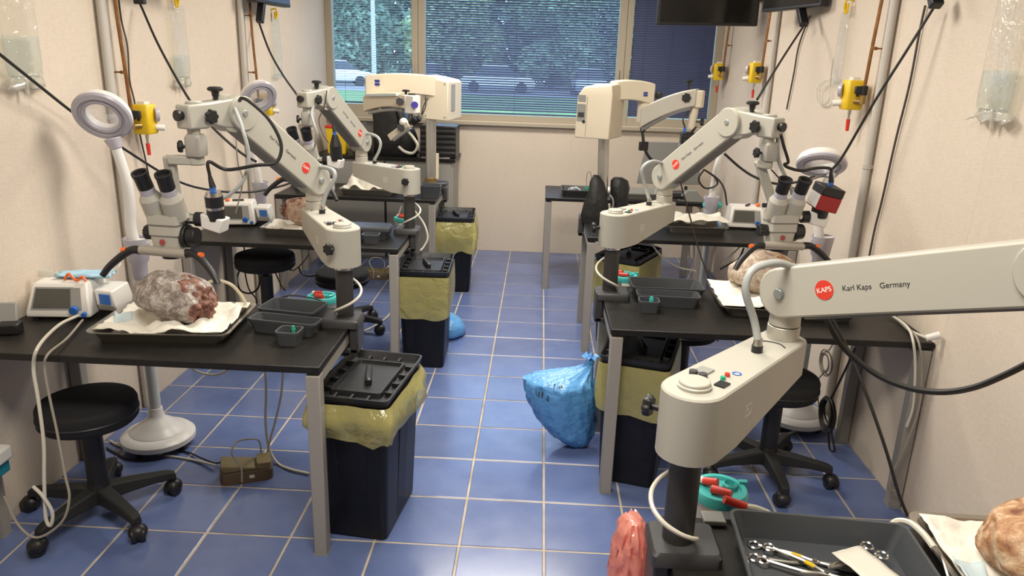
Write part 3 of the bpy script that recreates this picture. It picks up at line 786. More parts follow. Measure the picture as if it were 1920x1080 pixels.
# ================================================================== pumps
def pump(x, y, rz, label, module=True):
    p = thing('drill_pump', label, 'pump', (x, y, TT), rz, 'white drill pumps')
    b = MB(); b.loft([[(-.115,-.10,.012),(.115,-.10,.012),(.115,.10,.012),(-.115,.10,.012)], [(-.115,-.10,.03),(.115,-.10,.03),(.115,.10,.03),(-.115,.10,.03)], [(-.098,-.062,.128),(.098,-.062,.128),(.098,.09,.128),(-.098,.09,.128)], [(-.09,-.05,.136),(.09,-.05,.136),(.09,.085,.136),(-.09,.085,.136)]])
    build('housing', b, WHITEP, p, bevel=.006)
    def on_front(u0, u1, v0, v1, off):
        # quad on the sloping front, u across, v up 0..1
        def P(u, v, o):
            z = .03+(.128-.03)*v; y_ = -.10+.038*v; sc = .115+(.098-.115)*v
            return Vector((u*sc, y_-o, z+o*.35))
        return [P(u0,v0,-.004),P(u1,v0,-.004),P(u1,v1,-.004),P(u0,v1,-.004)], [P(u0,v0,off),P(u1,v0,off),P(u1,v1,off),P(u0,v1,off)]
    q = MB(); a, c = on_front(-.86, .52, .10, .92, .0015); q.loft([a, c]); f = build('screen_frame', q, GREYP, p)
    q = MB(); a, c = on_front(-.80, .40, .17, .86, .003); q.loft([a, c]); build('screen', q, SCREEN, p)
    q = MB(); a, c = on_front(.44, .76, .12, .90, .003); q.loft([a, c]); build('control_panel', q, GREYP, p)
    q = MB(); q.cyl((.062, -.098, .045), (.062, -.114, .042), .015, n=16); build('blue_socket', q, BLUE, p)
    q = MB(); q.cyl((.096, -.09, .028), (.096, -.112, .026), .009, n=12); build('blue_plug', q, BLUE, p)
    for sx in (-.09, .09):
        for sy in (-.08, .08):
            q = MB(); q.cyl((sx, sy, 0), (sx, sy, .013), .012, n=10); build('rubber_foot', q, BLK, p)
    if module:
        q = MB(); q.loft([[(.118,-.035,.02),(.19,-.05,.02),(.20,.07,.02),(.118,.08,.02)], [(.118,-.05,.05),(.195,-.075,.05),(.20,.08,.05),(.118,.08,.05)], [(.110,-.04,.105),(.185,-.065,.105),(.19,.075,.105),(.110,.08,.105)]]); mo = build('side_module', q, WHITEP, p, bevel=.006)
        q = MB(); q.loft([[(.138,-.0575,.055),(.182,-.0715,.055),(.178,-.066,.092),(.134,-.052,.092)], [(.138,-.063,.055),(.182,-.077,.055),(.178,-.071,.092),(.134,-.057,.092)]]); build('blue_display', q, BLUE, mo)
        q = MB(); q.box((.155, .01, .01), (.06, .09, .02)); build('module_base', q, BLK, mo)
    return p
pump(-1.772, 2.662, R(6), 'white pump with dark screen carrying a blue face mask')
pump(-1.785, 4.330, R(12), 'white pump with small blue display on the table beside two stools')
pump(1.345, 4.830, R(-3), 'white pump with a pen lying on top', module=False)
# things lying on the pumps
mk = thing('face_mask', 'pale blue folded face mask lying on the pump', 'mask', (-1.715, 2.690, TT+.1365), R(8))
b = MB()
b.grid(14, 8, lambda u, v: Vector(((u-.5)*.19, (v-.5)*.09, .012+.008*math.sin(v*16)+.008*noise.noise(Vector((u*4, v*4, 3))))))
build('mask_body', b, MASKB, mk, solid=.004, angle=80)
b = MB(); b.tube([(.09, -.03, .015), (.13, -.02, .045), (.12, .02, .05), (.088, .03, .015)], .002, 6); build('ear_loop', b, WHITEP, mk)
b = MB(); b.cyl((-1.880, 2.665, TT+.153), (-1.833, 2.678, TT+.148), .0175, .012, n=12); b.cyl((-1.833, 2.678, TT+.148), (-1.818, 2.682, TT+.147), .006, n=8); solo('wrapped_syringe', 'clear wrapped syringe lying beside the face mask', 'syringe', b, CANI)
b = MB(); b.tube([(-1.755, 2.617, TT+.142), (-1.74, 2.625, TT+.165), (-1.715, 2.62, TT+.144), (-1.70, 2.622, TT+.146), (-1.685, 2.618, TT+.158), (-1.67, 2.615, TT+.142)], .005, 6); solo('orange_clip', 'orange clip lying in front of the face mask', 'clip', b, ORANGE)
b = MB(); b.cyl((1.335, 4.80, TT+.144), (1.375, 4.86, TT+.144), .006, n=8); solo('pen', 'dark blue pen lying on a pump', 'pen', b, INK)
b = MB(); b.ball((1.415, 4.815, TT+.149), (.016, .016, .012), 10, 6); solo('orange_bead', 'small orange bead on a pump', 'bead', b, ORANGE)
b = MB(); b.cyl((-1.80, 4.31, TT+.144), (-1.74, 4.33, TT+.144), .006, n=8); solo('black_pen', 'black pen lying on the pump beside two stools', 'pen', b, BLK)
b = MB(); b.ball((-1.825, 4.30, TT+.147), (.016, .014, .010), 10, 6); solo('orange_bead', 'orange bead on the pump beside two stools', 'bead', b, ORANGE)
# handset lying on the pump table by the wall
hs = thing('handset', 'black handset in a stand next to the white pump by the wall', 'handset', (-1.845, 2.420, TT), R(15))
b = MB(); b.box((0, 0, .02), (.07, .055, .04)); build('stand', b, BLK, hs, bevel=.006)
b = MB(); b.box((-.01, .01, .065), (.06, .018, .09), Matrix.Rotation(R(-20), 4, 'X')); build('handset_body', b, GREYP, hs, bevel=.006)

# ================================================================== magnifier lamps
def magnifier(x, y, label, path, head, nrm, cup_z=(.80, .955), hr=.108, foot0=45):
    t = thing('magnifier_lamp', label, 'lamp', (x, y, 0), 0, 'magnifier floor lamps')
    b = MB(); b.lathe([(.0, .028), (.145, .028), (.155, .036), (.155, .056), (.140, .070), (.118, .076), (.112, .084), (.085, .098), (.078, .108), (.040, .135), (.032, .150), (.028, .185), (.0, .185)], 36); build('base', b, LAMPW, t, angle=28)
    for k in range(4):
        a = R(foot0+90*k); b = MB(); b.cyl((.125*math.cos(a), .125*math.sin(a), .0), (.125*math.cos(a), .125*math.sin(a), .03), .0135, n=12); build('foot', b, BLK, t)
    b = MB(); b.cyl((0, 0, .17), (0, 0, cup_z[0]+.03), .024, n=18); build('pole', b, mat('pale_green_grey', (.55, .58, .56), .4), t)
    c0, c1 = cup_z
    b = MB(); b.lathe([(.026, c0-.02), (.032, c0), (.033, c0+.045), (.042, c0+.06), (.052, c1), (.047, c1), (.037, c0+.07), (.0, c0+.07)], 20); build('cup_joint', b, LILAC, t, angle=30)
    b = MB(); b.cyl((-.05, 0, c1-.012), (.05, 0, c1-.012), .010, n=10); build('pivot_pin', b, WHITEP, t)
    pts = [Vector(p)-Vector((x, y, 0)) for p in path]
    b = MB(); b.tube([Vector((0, 0, c0+.08))]+pts, .023, 14, 8, r1=.020); build('arm', b, LAMPW, t)
    H = Vector(head)-Vector((x, y, 0)); T = Matrix.Translation(H) @ frame_z(nrm)
    # z axis of T points out of the lens side
    rr_ = hr
    b = MB(); b.lathe([(rr_*.60, -.030), (rr_*.78, -.034), (rr_*.93, -.026), (rr_, -.008), (rr_, .004), (rr_*.62, .004), (rr_*.60, -.030)], 40, T, False, False); build('head_cover', b, WHITEP, t, angle=45)
    b = MB(); b.lathe([(rr_, .003), (rr_*1.02, .010), (rr_*.97, .018), (rr_*.80, .022), (rr_*.78, .014), (rr_*.70, .012), (rr_*.66, .020), (rr_*.58, .018), (rr_*.57, .002)], 40, T, False, False); build('light_ring', b, LILAC, t, angle=35)
    b = MB(); b.lathe([(0, -.010), (rr_*.3, -.007), (rr_*.6, .0), (rr_*.3, .006), (0, .008)], 32, T); build('lens', b, LENS, t)
    nk = H - (H-pts[-1]).normalized()*.0
    b = MB(); d = (pts[-1]-H); dd = d.normalized(); b.cyl(H+dd*rr_*.85, pts[-1]-dd*.0+dd*.015, .034, .022, n=14); build('neck', b, LILAC, t, bevel=.004)
    return t
magnifier(-1.655, 2.960, 'white magnifier lamp rising behind the pump with the face mask', [(-1.665, 2.95, 1.0), (-1.655, 2.945, 1.10), (-1.655, 2.94, 1.20), (-1.680, 2.935, 1.335)], (-1.712, 2.930, 1.452), (.10, -.78, -.50), foot0=75)
magnifier(1.340, 3.475, 'white magnifier lamp with its head tipped level over coiled cords', [(1.315, 3.49, 1.02), (1.31, 3.50, 1.12), (1.315, 3.50, 1.18), (1.355, 3.51, 1.262)], (1.285, 3.480, 1.305), (-.15, -.55, -.82), cup_z=(.82, .97))
magnifier(-1.755, 4.640, 'white magnifier lamp turned aside behind the microscope arm with looping cables', [(-1.76, 4.62, 1.0), (-1.775, 4.59, 1.15), (-1.775, 4.58, 1.26), (-1.755, 4.57, 1.36)], (-1.690, 4.540, 1.455), (.55, -.55, -.45), cup_z=(.80, .93))
magnifier(1.158, 4.990, 'white magnifier lamp standing behind the pump with a pen on it', [(1.162, 4.99, .98), (1.172, 4.99, 1.10), (1.21, 4.99, 1.22), (1.285, 4.99, 1.33)], (1.352, 4.98, 1.39), (-.15, -.5, -.8), cup_z=(.76, .89))

# ================================================================== balance-arm microscopes
def star_knob(mb, p, d, r, depth=.022, lobes=7):
    T = Matrix.Translation(p) @ frame_z(d)
    ring = lambda rr_, z: [(rr_*(1+.10*math.cos(lobes*a))*math.cos(a), rr_*(1+.10*math.cos(lobes*a))*math.sin(a), z) for a in [2*math.pi*k/42 for k in range(42)]]
    mb.loft([ring(r*.9, 0), ring(r, .003), ring(r, depth-.003), ring(r*.88, depth)], T)

def optics(parent, pos, rz, camera, labelled=True):
    """binocular head; local frame: user on -y, objective at the bottom"""
    TW = Matrix.Translation(pos) @ Matrix.Rotation(rz, 4, 'Z') @ Matrix.Scale(1.13, 4)
    T = Matrix.Identity(4)
    P = lambda x, y, z: Vector((x, y, z))
    D = lambda x, y, z: Vector((x, y, z)).normalized()
    def prt(name, b, m, **k):
        b.v = [TW @ p for p in b.v]
        return build(name, b, m, parent, world=True, **k)
    b = MB(); b.rr([(.040, .036, .01, .030), (.046, .040, .012, .075), (.049, .042, .012, .076), (.049, .042, .012, .108), (.050, .044, .012, .109), (.050, .044, .012, .138)], T, n=4); prt('zoom_body', b, SCOPE, angle=30)
    b = MB(); b.rr([(.0505, .0445, .012, .1065), (.0505, .0445, .012, .1100)], T, n=4); b.rr([(.0492, .0425, .012, .0745), (.0492, .0425, .012, .0770)], T, n=4); prt('seam_band', b, SCOPED)
    b = MB(); b.cyl(P(0, 0, 0), P(0, 0, .034), .030, .034, n=24); prt('objective', b, BLK)
    for sx in (-1, 1):
        o = P(sx*.030, -.004, .128); d = D(sx*.04, -.40, .90)
        b = MB(); b.cyl(o, o+d*.066, .0345, .033, n=24); b.cyl(o+d*.066, o+d*.082, .033, .024, n=24); tube_ = prt('binocular_tube', b, SCOPE, angle=35)
        b = MB(); b.cyl(o+d*.082, o+d*.102, .0225, n=24); prt('tube_collar', b, LILAC)
        Te = Matrix.Translation(o+d*.100) @ frame_z(d)
        b = MB(); b.lathe([(.021, 0), (.0225, .004), (.0225, .040), (.0245, .046), (.0245, .054), (.0185, .054), (.016, .044), (.0, .042)], 24, Te); prt('eyepiece', b, BLK, angle=30)
    b = MB(); b.loft([[P(-.03, -.015, .13), P(.03, -.015, .13), P(.03, .03, .13), P(-.03, .03, .13)], [P(-.03, -.045, .185), P(.03, -.045, .185), P(.03, .01, .19), P(-.03, .01, .19)]]); prt('prism_housing', b, SCOPE, bevel=.006)
    b = MB(); b.cyl(P(-.045, 0, .075), P(-.078, 0, .075), .021, n=20); star_knob(b, P(-.060, 0, .075), D(-1, 0, 0), .021, .02, 12); prt('zoom_knob', b, BLK)
    b = MB(); b.cyl(P(.045, 0, .070), P(.060, 0, .070), .036, n=24); b.cyl(P(.060, 0, .070), P(.088, 0, .070), .030, .027, n=24); prt('zoom_knob', b, BLK, bevel=.003)
    b = MB(); b.cyl(P(-.04, .0, .165), P(-.075, .0, .165), .008, n=10); prt('lock_pin', b, BLK)
    # handle bar
    b = MB(); b.cyl(P(-.074, -.046, .030), P(.074, -.046, .026), .0145, n=20); b.box((0, -.03, .032), (.04, .03, .02), T); prt('handle_bar', b, mat('warm_grey_metal', (.40, .37, .32), .4, metal=.3))
    for sx in (-1, 1):
        b = MB(); b.tube([P(sx*.072, -.046, .028), P(sx*.100, -.048, .028), P(sx*.130, -.056, .010), P(sx*.165, -.070, -.022), P(sx*.185, -.080, -.050)], .0135, 12, 6, r1=.0095); g = prt('handle_grip', b, BLK)
        b = MB(); b.cyl(P(sx*.118, -.052, .028), P(sx*.130, -.056, .028), .008, n=10); prt('orange_button', b, ORANGE)
    b = MB(); e = Matrix.Translation(P(-.004, -.0405, .056)) @ frame_z(D(0, -1, 0)); b.lathe([(0, 0), (.009, 0), (.009, .0012), (0, .0012)], 20, e); prt('small_emblem', b, mat('dull_red_emblem', (.35, .05, .05), .4))
    # beam splitter and camera
    if camera:
        b = MB(); b.cyl(P(.045, .012, .122), P(.092, .012, .122), .016, n=18); prt('camera_tube', b, CHROME)
        b = MB(); b.cyl(P(.082, .012, .122), P(.112, .012, .122), .022, n=18); prt('tube_ring', b, BLK)
        b = MB(); b.loft([[P(.108, -.014, .100), P(.168, -.014, .085), P(.168, .040, .085), P(.108, .040, .100)], [P(.108, -.014, .145), P(.178, -.014, .128), P(.178, .040, .128), P(.108, .040, .145)]]); prt('elbow_block', b, WHITEP, bevel=.005)
        d = D(0.02, -.12, 1); c = P(.148, .010, .125)
        if camera == 'barrel':
            b = MB(); b.cyl(c, c+d*.034, .026, n=22); prt('camera_lens', b, BLK)
            b = MB(); b.cyl(c+d*.034, c+d*.042, .027, n=22); prt('camera_ring', b, CHROME)
            b = MB(); b.cyl(c+d*.042, c+d*.075, .0265, n=22); prt('camera_body', b, BLK)
            b = MB(); b.cyl(c+d*.075, c+d*.086, .026, .022, n=22); prt('camera_cap', b, CHROME)
            top = c+d*.086
        elif camera == 'bullet':
            b = MB(); b.cyl(c, c+d*.07, .028, n=20); b.cyl(c+d*.07, c+d*.12, .028, .012, n=20); prt('camera_body', b, BLK)
            top = c+d*.12
        else:
            b = MB(); b.cyl(c, c+d*.03, .030, n=22); prt('camera_lens', b, BLK)
            Tc = Matrix.Translation(c+d*.03) @ Matrix.Rotation(R(8), 4, 'X') @ Matrix.Rotation(R(12), 4, 'Y') @ Matrix.Scale(1.35, 4)
            b = MB(); b.box((0, 0, .020), (.062, .058, .040), Tc); prt('camera_body', b, mat('crimson_camera', (.33, .012, .015), .35), bevel=.004)
            b = MB(); b.box((0, 0, .052), (.062, .058, .024), Tc); prt('camera_back', b, BLK, bevel=.004)
            b = MB(); b.box((-.0315, 0, .022), (.002, .05, .036), Tc); prt('camera_side_plate', b, WHITEP)
            top = Tc @ Vector((0, 0, .064))
        b = MB(); b.box((0, 0, .008), (.016, .012, .02), Matrix.Translation(top)); prt('blue_connector', b, BLUE, bevel=.002)
        b = MB(); b.cyl(top+Vector((0, 0, .014)), top+Vector((-.006, 0, .045)), .010, .006, n=10); prt('cable_boot', b, BLK)
        return TW @ (top+Vector((-.006, 0, .045)))
    return TW @ P(0, 0, .2)

def balance_scope(label, B, a1, P1, optic_pos, optic_rz, side, knob_az, camera=None, elbow=None, L1=.40, cable_side=1, hose=None):
    """B: foot of the pole on the table; a1: azimuth of the lower arm; P1: upper joint; side: +1 when the table edge lies at +x"""
    s = thing('balance_arm_microscope', label, 'microscope', (B[0], B[1], TT), 0, 'balance-arm microscopes with red emblem')
    def prt(name, b, m, par=None, **k): return build(name, b, m, par or s, world=True, **k)
    bx, by = B
    ex = (-.690, .305)[0 if side > 0 else 1] if side > 0 else .305
    ex = SIDE_EDGE[round(by, 2)] if round(by, 2) in SIDE_EDGE else ex
    # clamp
    b = MB(); b.rr([(.072, .062, .012, TT), (.072, .062, .012, TT+.024), (.066, .056, .012, TT+.032)], Matrix.Translation((bx-side*.012, by, 0)), n=3); cl = prt('clamp_plate', b, CHAR, angle=40)
    b = MB(); b.box((ex+side*.0185, by, .6875), (.034, .10, .135)); b.box((ex-side*.01, by, .631), (.090, .10, .024)); prt('clamp_jaw', b, CHAR, bevel=.006)
    b = MB(); b.cyl((ex-side*.03, by, .605), (ex-side*.03, by, .657), .008, n=10); star_knob(b, Vector((ex-side*.03, by, .597)), Vector((0, 0, 1)), .019, .022); prt('clamp_screw', b, BLK)
    # pole
    b = MB(); b.cyl((bx, by, TT+.03), (bx, by, .942), .0325, n=28); prt('pole', b, POLE)
    b = MB(); b.cyl((bx, by, .940), (bx, by, .960), .035, n=28); prt('pole_collar', b, CHROME, bevel=.003)
    # cable round the pole
    ca = R(180) if side < 0 else 0
    pts = []
    for k in range(9):
        a = (math.pi*.75 + math.pi*1.1*k/8) if side < 0 else (math.pi*.25 - math.pi*1.1*k/8)
        rr_ = .032+.046*math.sin(math.pi*k/8)
        pts.append((bx+rr_*math.cos(a), by+rr_*math.sin(a), .90-.135*k/8))
    b = MB(); b.tube(pts, .005, 8, 4); prt('pole_cable', b, TUBE)
    # lower arm housing
    u = Vector((math.cos(a1), math.sin(a1), 0)); v = Vector((-u.y, u.x, 0))
    A = Vector((bx, by, 0))+u*L1
    out = []
    r0, r1 = .064, .052
    for k in range(13): a = math.pi/2+math.pi*k/12; out.append((r0*math.cos(a), r0*math.sin(a)))
    out += [(.09, -.0615), (.24, -.057)]
    for k in range(7):
        a = -math.pi/2+math.pi*k/6; out.append((L1+r1*.55*math.cos(a)+.018, r1*math.sin(a)))
    out += [(.24, .057), (.09, .0615)]
    zt = 1.100
    def zb(t): return .958 if t <= .09 else .958+(t-.09)/(L1+.045-.09)*.062
    w3 = lambda p, z: Vector((bx, by, 0))+u*p[0]+v*p[1]+Vector((0, 0, z))
    b = MB(); b.loft([[w3(p, zb(p[0])) for p in out], [w3(p, zt-.004) for p in out], [w3((p[0]*.99+.002, p[1]*.95), zt) for p in out]]); lo = prt('lower_arm', b, SCOPE, angle=32)
    q = lambda x, y, z=zt: Vector((bx, by, z))+u*x+v*y
    b = MB(); b.lathe([(0, 0), (.033, 0), (.034, .006), (.031, .008), (.031, .013), (.029, .015), (0, .015)], 28, Matrix.Translation(q(0, 0))); prt('cap_knob', b, SCOPE, angle=30)
    TM = Matrix.Translation((bx, by, zt)) @ Matrix.Rotation(a1, 4, 'Z')
    b = MB(); b.box((.085, .026, .002), (.036, .030, .004), TM); prt('dial_plate', b, GREYP)
    for k in range(2):
        b = MB(); b.cyl(q(.056, .034-.022*k), q(.056, .034-.022*k, zt+.009), .009, n=14); prt('dial_knob', b, CHAR)
    b = MB(); b.box((.050, -.034, .0015), (.028, .022, .004), TM); prt('switch', b, BLK)
    b = MB(); b.cyl(q(.076, -.022), q(.076, -.022, zt+.007), .0055, n=12); prt('green_lamp', b, GREEN)
    b = MB(); b.cyl(q(.098, -.020), q(.098, -.020, zt+.007), .0055, n=12); prt('red_lamp', b, RED)
    b = MB(); b.lathe([(.009, 0), (.010, .001), (.007, .001), (.006, 0)], 16, Matrix.Translation(q(.125, -.028)), False, False); prt('printed_ring', b, BLUE)
    b = MB(); b.tube([q(.335, .03, zt+.0008), q(.355, .015, zt+.0008), q(.36, -.015, zt+.0008), q(.345, -.035, zt+.0008)], .0015, 5); prt('printed_arrow', b, INK)
    # rating label on both flanks
    for sg in (-1, 1):
        for (cx, cz, w_, h_) in ((.13, 1.040, .030, .003), (.13, 1.016, .030, .003), (.117, 1.028, .003, .026), (.143, 1.028, .003, .026), (.127, 1.031, .010, .004), (.134, 1.023, .008, .004)):
            b = MB(); pp = [w3((cx+a_*w_/2, sg*(.0612-(cx-.09)*.03)), cz+c_*h_/2) for a_, c_ in ((-1,-1),(1,-1),(1,1),(-1,1))]; b.loft([[p_-v*sg*.001 for p_ in pp], [p_+v*sg*.0007 for p_ in pp]]); prt('rating_mark', b, MARK)
    # lock knob on the flank
    kd = Vector((math.cos(knob_az), math.sin(knob_az), 0)); kp = Vector((bx, by, 1.035))+kd*.060
    b = MB(); b.cyl(kp, kp+kd*.03, .007, n=10); star_knob(b, kp+kd*.022, kd, .021, .016); prt('lock_knob', b, BLK)
    # column
    b = MB(); b.cyl((A.x, A.y, zt-.002), (A.x, A.y, zt+.032), .037, n=28); b.cyl((A.x, A.y, zt+.034), (A.x, A.y, zt+.085), .036, .033, n=28); prt('column', b, mat('pale_column', (.50, .48, .42), .35, metal=.35), bevel=.002)
    P0 = Vector((A.x, A.y, 1.215)); P1 = Vector(P1)
    t = (P1-P0); L = t.length; t.normalize()
    hz = Vector((t.x, t.y, 0)).normalized(); n = Vector((0, 0, 1)).cross(hz).normalized()    # n: level normal of the arm plane
    w = n.cross(t); w = w if w.z > 0 else -w
    b = MB(); rg = []
    for sgn in (-1, 1):
        rg.append([P0+hz*a_+Vector((0, 0, c_))+n*(sgn*.036) for a_, c_ in ((-.034, -.035), (.034, -.035), (.036, .02), (.02, .045), (-.02, .045), (-.036, .03))])
    b.loft(rg); prt('yoke', b, SCOPE, bevel=.006)
    # upper arm
    hw = .0575; prof = []
    for k in range(11): a = math.pi/2+math.pi*k/10; prof.append((.052*math.cos(a), hw*math.sin(a)))
    for k in range(13): a = -math.pi/2+math.pi*k/12; prof.append((L+.060*math.cos(a), .0585*math.sin(a)))
    b = MB(); b.loft([[P0+t*p[0]+w*p[1]+n*(sg*.043) for p in prof] for sg in (-1, 1)]); ua = prt('upper_arm', b, SCOPE, bevel=.005, angle=32)
    b = MB(); b.beam(P0+t*.05-w*(hw+.001), P0+t*(L-.02)-w*(hw+.001), .066, .012, w); prt('underside_shade', b, SCOPED, bevel=.004)  # shade on the arm's underside, put in as a darker grey strip
    for sg in (-1, 1):
        for uu in (.006, L):
            b = MB(); pp = P0+t*uu+n*(sg*.043); b.cyl(pp, pp+n*(sg*.010), .0125, .0115, n=16); prt('pivot_bolt', b, mat('blue_grey_bolt', (.38, .42, .43), .3, metal=.6), bevel=.002)
        nn = n*sg; X = w.cross(nn)
        MT = Matrix.Identity(4)
        for i in range(3): MT[i][0] = X[i]; MT[i][1] = w[i]; MT[i][2] = nn[i]
        fwd = X.dot(t) > 0
        us = (.118, .192, .272) if fwd else (.105, .292, .200)
        pe = P0+t*us[0]+nn*.0428
        b = MB(); b.lathe([(0, 0), (.0215, 0), (.0215, .0014), (0, .0014)], 28, Matrix.Translation(pe) @ MT); em = prt('emblem', b, REDE)
        b = text_mb('KAPS', .0155, Matrix.Translation(pe+nn*.0014) @ MT @ Matrix.Rotation(R(5), 4, 'Z')); prt('emblem_lettering', b, WHITEI, em and s, smooth=False, recalc=False)
        b = text_mb('Karl Kaps', .0165, Matrix.Translation(P0+t*us[1]+nn*.0430) @ MT); prt('maker_lettering', b, INK, smooth=False, recalc=False)
        b = text_mb('Germany', .0165, Matrix.Translation(P0+t*us[2]+nn*.0430) @ MT); prt('maker_lettering', b, INK, smooth=False, recalc=False)
    # supply hose from the housing to the arm
    G = q(.275, -.0 if side < 0 else .0)
    b = MB(); b.cyl(G, G+Vector((0, 0, .016)), .0125, n=14); prt('hose_gland', b, BLK)
    b = MB(); b.cyl(G+Vector((0, 0, .016)), G+Vector((0, 0, .032)), .011, .009, n=14); prt('gland_nut', b, CHROME)
    bk = -hz
    hp = [PY(*h) for h in hose] if hose else None
    b = MB(); b.tube([G+Vector((0, 0, .025))]+hp+[P0+t*.03+w*.050] if hp else [G+Vector((0, 0, .025)), G+Vector((0, 0, .075))+bk*.004, G+Vector((0, 0, .120))+bk*.030, (G+P0)/2+Vector((0, 0, 1.262-(G.z+P0.z)/2))+bk*.060, P0+Vector((0, 0, .062))+bk*.040, P0+t*.01+w*.050], .0085, 12, 8); prt('supply_hose', b, HOSE)
    # joint and neck
    b = MB()
    for sg in (-1, 1): b.cyl(P1+n*(sg*.043), P1+n*(sg*.050), .060, .056, n=32)
    b.cyl(P1-n*.030+hz*.03, P1+n*.030+hz*.03, .064, n=32); prt('joint_disc', b, SCOPE, angle=30)
    N0 = P1+hz*.035
    b = MB(); prof = [(-.01, -.052), (.05, -.045), (.10, -.030), (.105, -.045), (.185, -.045), (.185, .034), (.10, .040), (-.01, .052)]
    b.loft([[N0+hz*p[0]+Vector((0, 0, p[1]))+n*(sg*.034) for p in prof] for sg in (-1, 1)]); prt('neck_block', b, SCOPE, bevel=.007)
    kp = N0+hz*.045+Vector((0, 0, .045))
    b = MB(); b.cyl(kp, kp+Vector((0, 0, .03)), .0085, n=12); b.cyl(kp+Vector((0, 0, .012)), kp+Vector((0, 0, .032)), .011, .014, n=14); b.lathe([(0, .030), (.020, .030), (.026, .034), (.026, .040), (.018, .045), (0, .046)], 24, Matrix.Translation(kp)); prt('top_knob', b, BLK, angle=40)
    b = MB(); b.lathe([(0, 0), (.026, 0), (.027, .006), (.024, .009), (0, .009)], 24, Matrix.Translation(N0+hz*.135+Vector((0, 0, .036)))); prt('top_cap', b, SCOPE)
    for sg in (-1, 1):
        kp = N0+hz*.11+Vector((0, 0, -.004))+n*(sg*.034)
        b = MB(); b.cyl(kp, kp+n*(sg*.018), .008, n=10); star_knob(b, kp+n*(sg*.010), n*sg, .023, .016); prt('brake_knob', b, BLK)
    kp = N0+hz*.185
    b = MB(); b.cyl(kp, kp+hz*.014, .014, n=14); b.cyl(kp+hz*.012, kp+hz*.022, .018, n=16); prt('end_knob', b, BLK)
    # hanging column
    C = N0+hz*.145; zc = P1.z
    b = MB(); b.cyl((C.x, C.y, zc-.045), (C.x, C.y, zc-.145), .021, n=20); prt('hanging_column', b, SCOPE)
    b = MB(); b.rr([(.026, .030, .012, zc-.135), (.028, .033, .014, zc-.125), (.028, .033, .014, zc-.072), (.022, .026, .012, zc-.062)], Matrix.Translation((C.x+.006, C.y-.004, 0)) @ Matrix.Rotation(optic_rz, 4, 'Z'), n=4); prt('swivel_housing', b, mat('mid_warm_grey', (.36, .345, .31), .4), angle=35)
    kd = Vector((-1, -.25, 0)).normalized(); kp = Vector((C.x, C.y, zc-.105))+kd*.026
    b = MB(); b.cyl(kp, kp+kd*.02, .006, n=8); star_knob(b, kp+kd*.014, kd, .019, .014); prt('swivel_knob', b, BLK)
    # bracket down to the optics
    O = Vector(optic_pos)
    E = Vector(elbow) if elbow else Vector((C.x+(O.x-C.x)*.45, C.y, zc-.150))
    zb_ = zc-.150
    b = MB(); b.cyl((C.x, C.y, zb_+.014), (C.x, C.y, zb_-.016), .027, n=20); b.beam(Vector((C.x, C.y, zb_)), Vector((E.x, E.y, zb_)), .045, .030); prt('swing_bracket', b, SCOPE, bevel=.005)
    rb = Vector((math.sin(-optic_rz)*-1, math.cos(optic_rz), 0)) if False else Matrix.Rotation(optic_rz, 3, 'Z') @ Vector((0, 1, 0))
    K = O+rb*.055+Vector((0, 0, .150))
    b = MB(); b.beam(Vector((E.x, E.y, zb_+.013)), K, .032, .036, Vector((1, 0, 0))); prt('drop_arm', b, SCOPE, bevel=.005)
    b = MB(); b.cyl(K-rb*.045+Vector((0, 0, -.01)), K+rb*.02+Vector((0, 0, -.01)), .024, n=18); b.beam(K+Vector((0, 0, -.01)), O+rb*.03+Vector((0, 0, .09)), .03, .03); prt('tilt_joint', b, SCOPE, bevel=.003)
    top = optics(s, O, optic_rz, camera)
    # fibre light guide
    if cable_side == 0: return s, top, C, P0, P1
    b = MB(); f0 = N0+hz*.16+n*(.03*cable_side)+Vector((0, 0, -.04))
    b.tube([f0, f0+Vector((cable_side*.02, 0, -.10)), (f0+O)/2+Vector((cable_side*.07, .03, .0)), O+rb*.09+Vector((cable_side*.03, 0, .16)), O+rb*.05+Vector((0, 0, .10))], .0075, 10, 8); prt('light_guide', b, HOSE)
    return s, top, C, P0, P1
SIDE_EDGE = {4.27: -.735}
scope_a = balance_scope('microscope with the KAPS emblem and black barrel camera, clamped to the pump table', (-.712, 2.671), R(121.2), (-1.080, 2.670, 1.498), (-1.262, 2.480, 1.012), R(-5), 1, R(-110), 'barrel', elbow=(-1.250, 2.500, 0), L1=.385, cable_side=0, hose=[(612, 362, 2.90), (627, 335, 2.90), (622, 318, 2.92)])
scope_b = balance_scope('microscope with the KAPS emblem and plain black bullet camera, in front of the narrow window', (-.742, 4.271), R(147), (-1.170, 4.130, 1.485), (-1.245, 3.990, 1.030), R(-10), 1, R(-95), 'bullet', elbow=(-1.275, 4.035, 0), L1=.385, cable_side=0, hose=[(711, 282, 4.40), (713, 266, 4.40), (703, 254, 4.42)])
scope_c = balance_scope('microscope with the KAPS emblem and red box camera', (.333, 3.161), R(51.4), (.800, 3.190, 1.492), (.990, 3.030, .995), R(9), -1, R(-170), 'red', elbow=(.880, 3.060, 0), L1=.41, cable_side=1, hose=[(1210, 350, 3.38), (1204, 318, 3.36), (1222, 303, 3.38)])
scope_d = balance_scope('microscope with large readable KAPS emblem, its long arm over the forceps table', (.323, 1.366), R(49.5), (.902, 1.272, 1.390), (1.100, 1.050, .98), R(10), -1, R(150), None, L1=.41, hose=[(1414, 600, 1.58), (1398, 545, 1.57), (1412, 506, 1.58), (1455, 493, 1.61)])

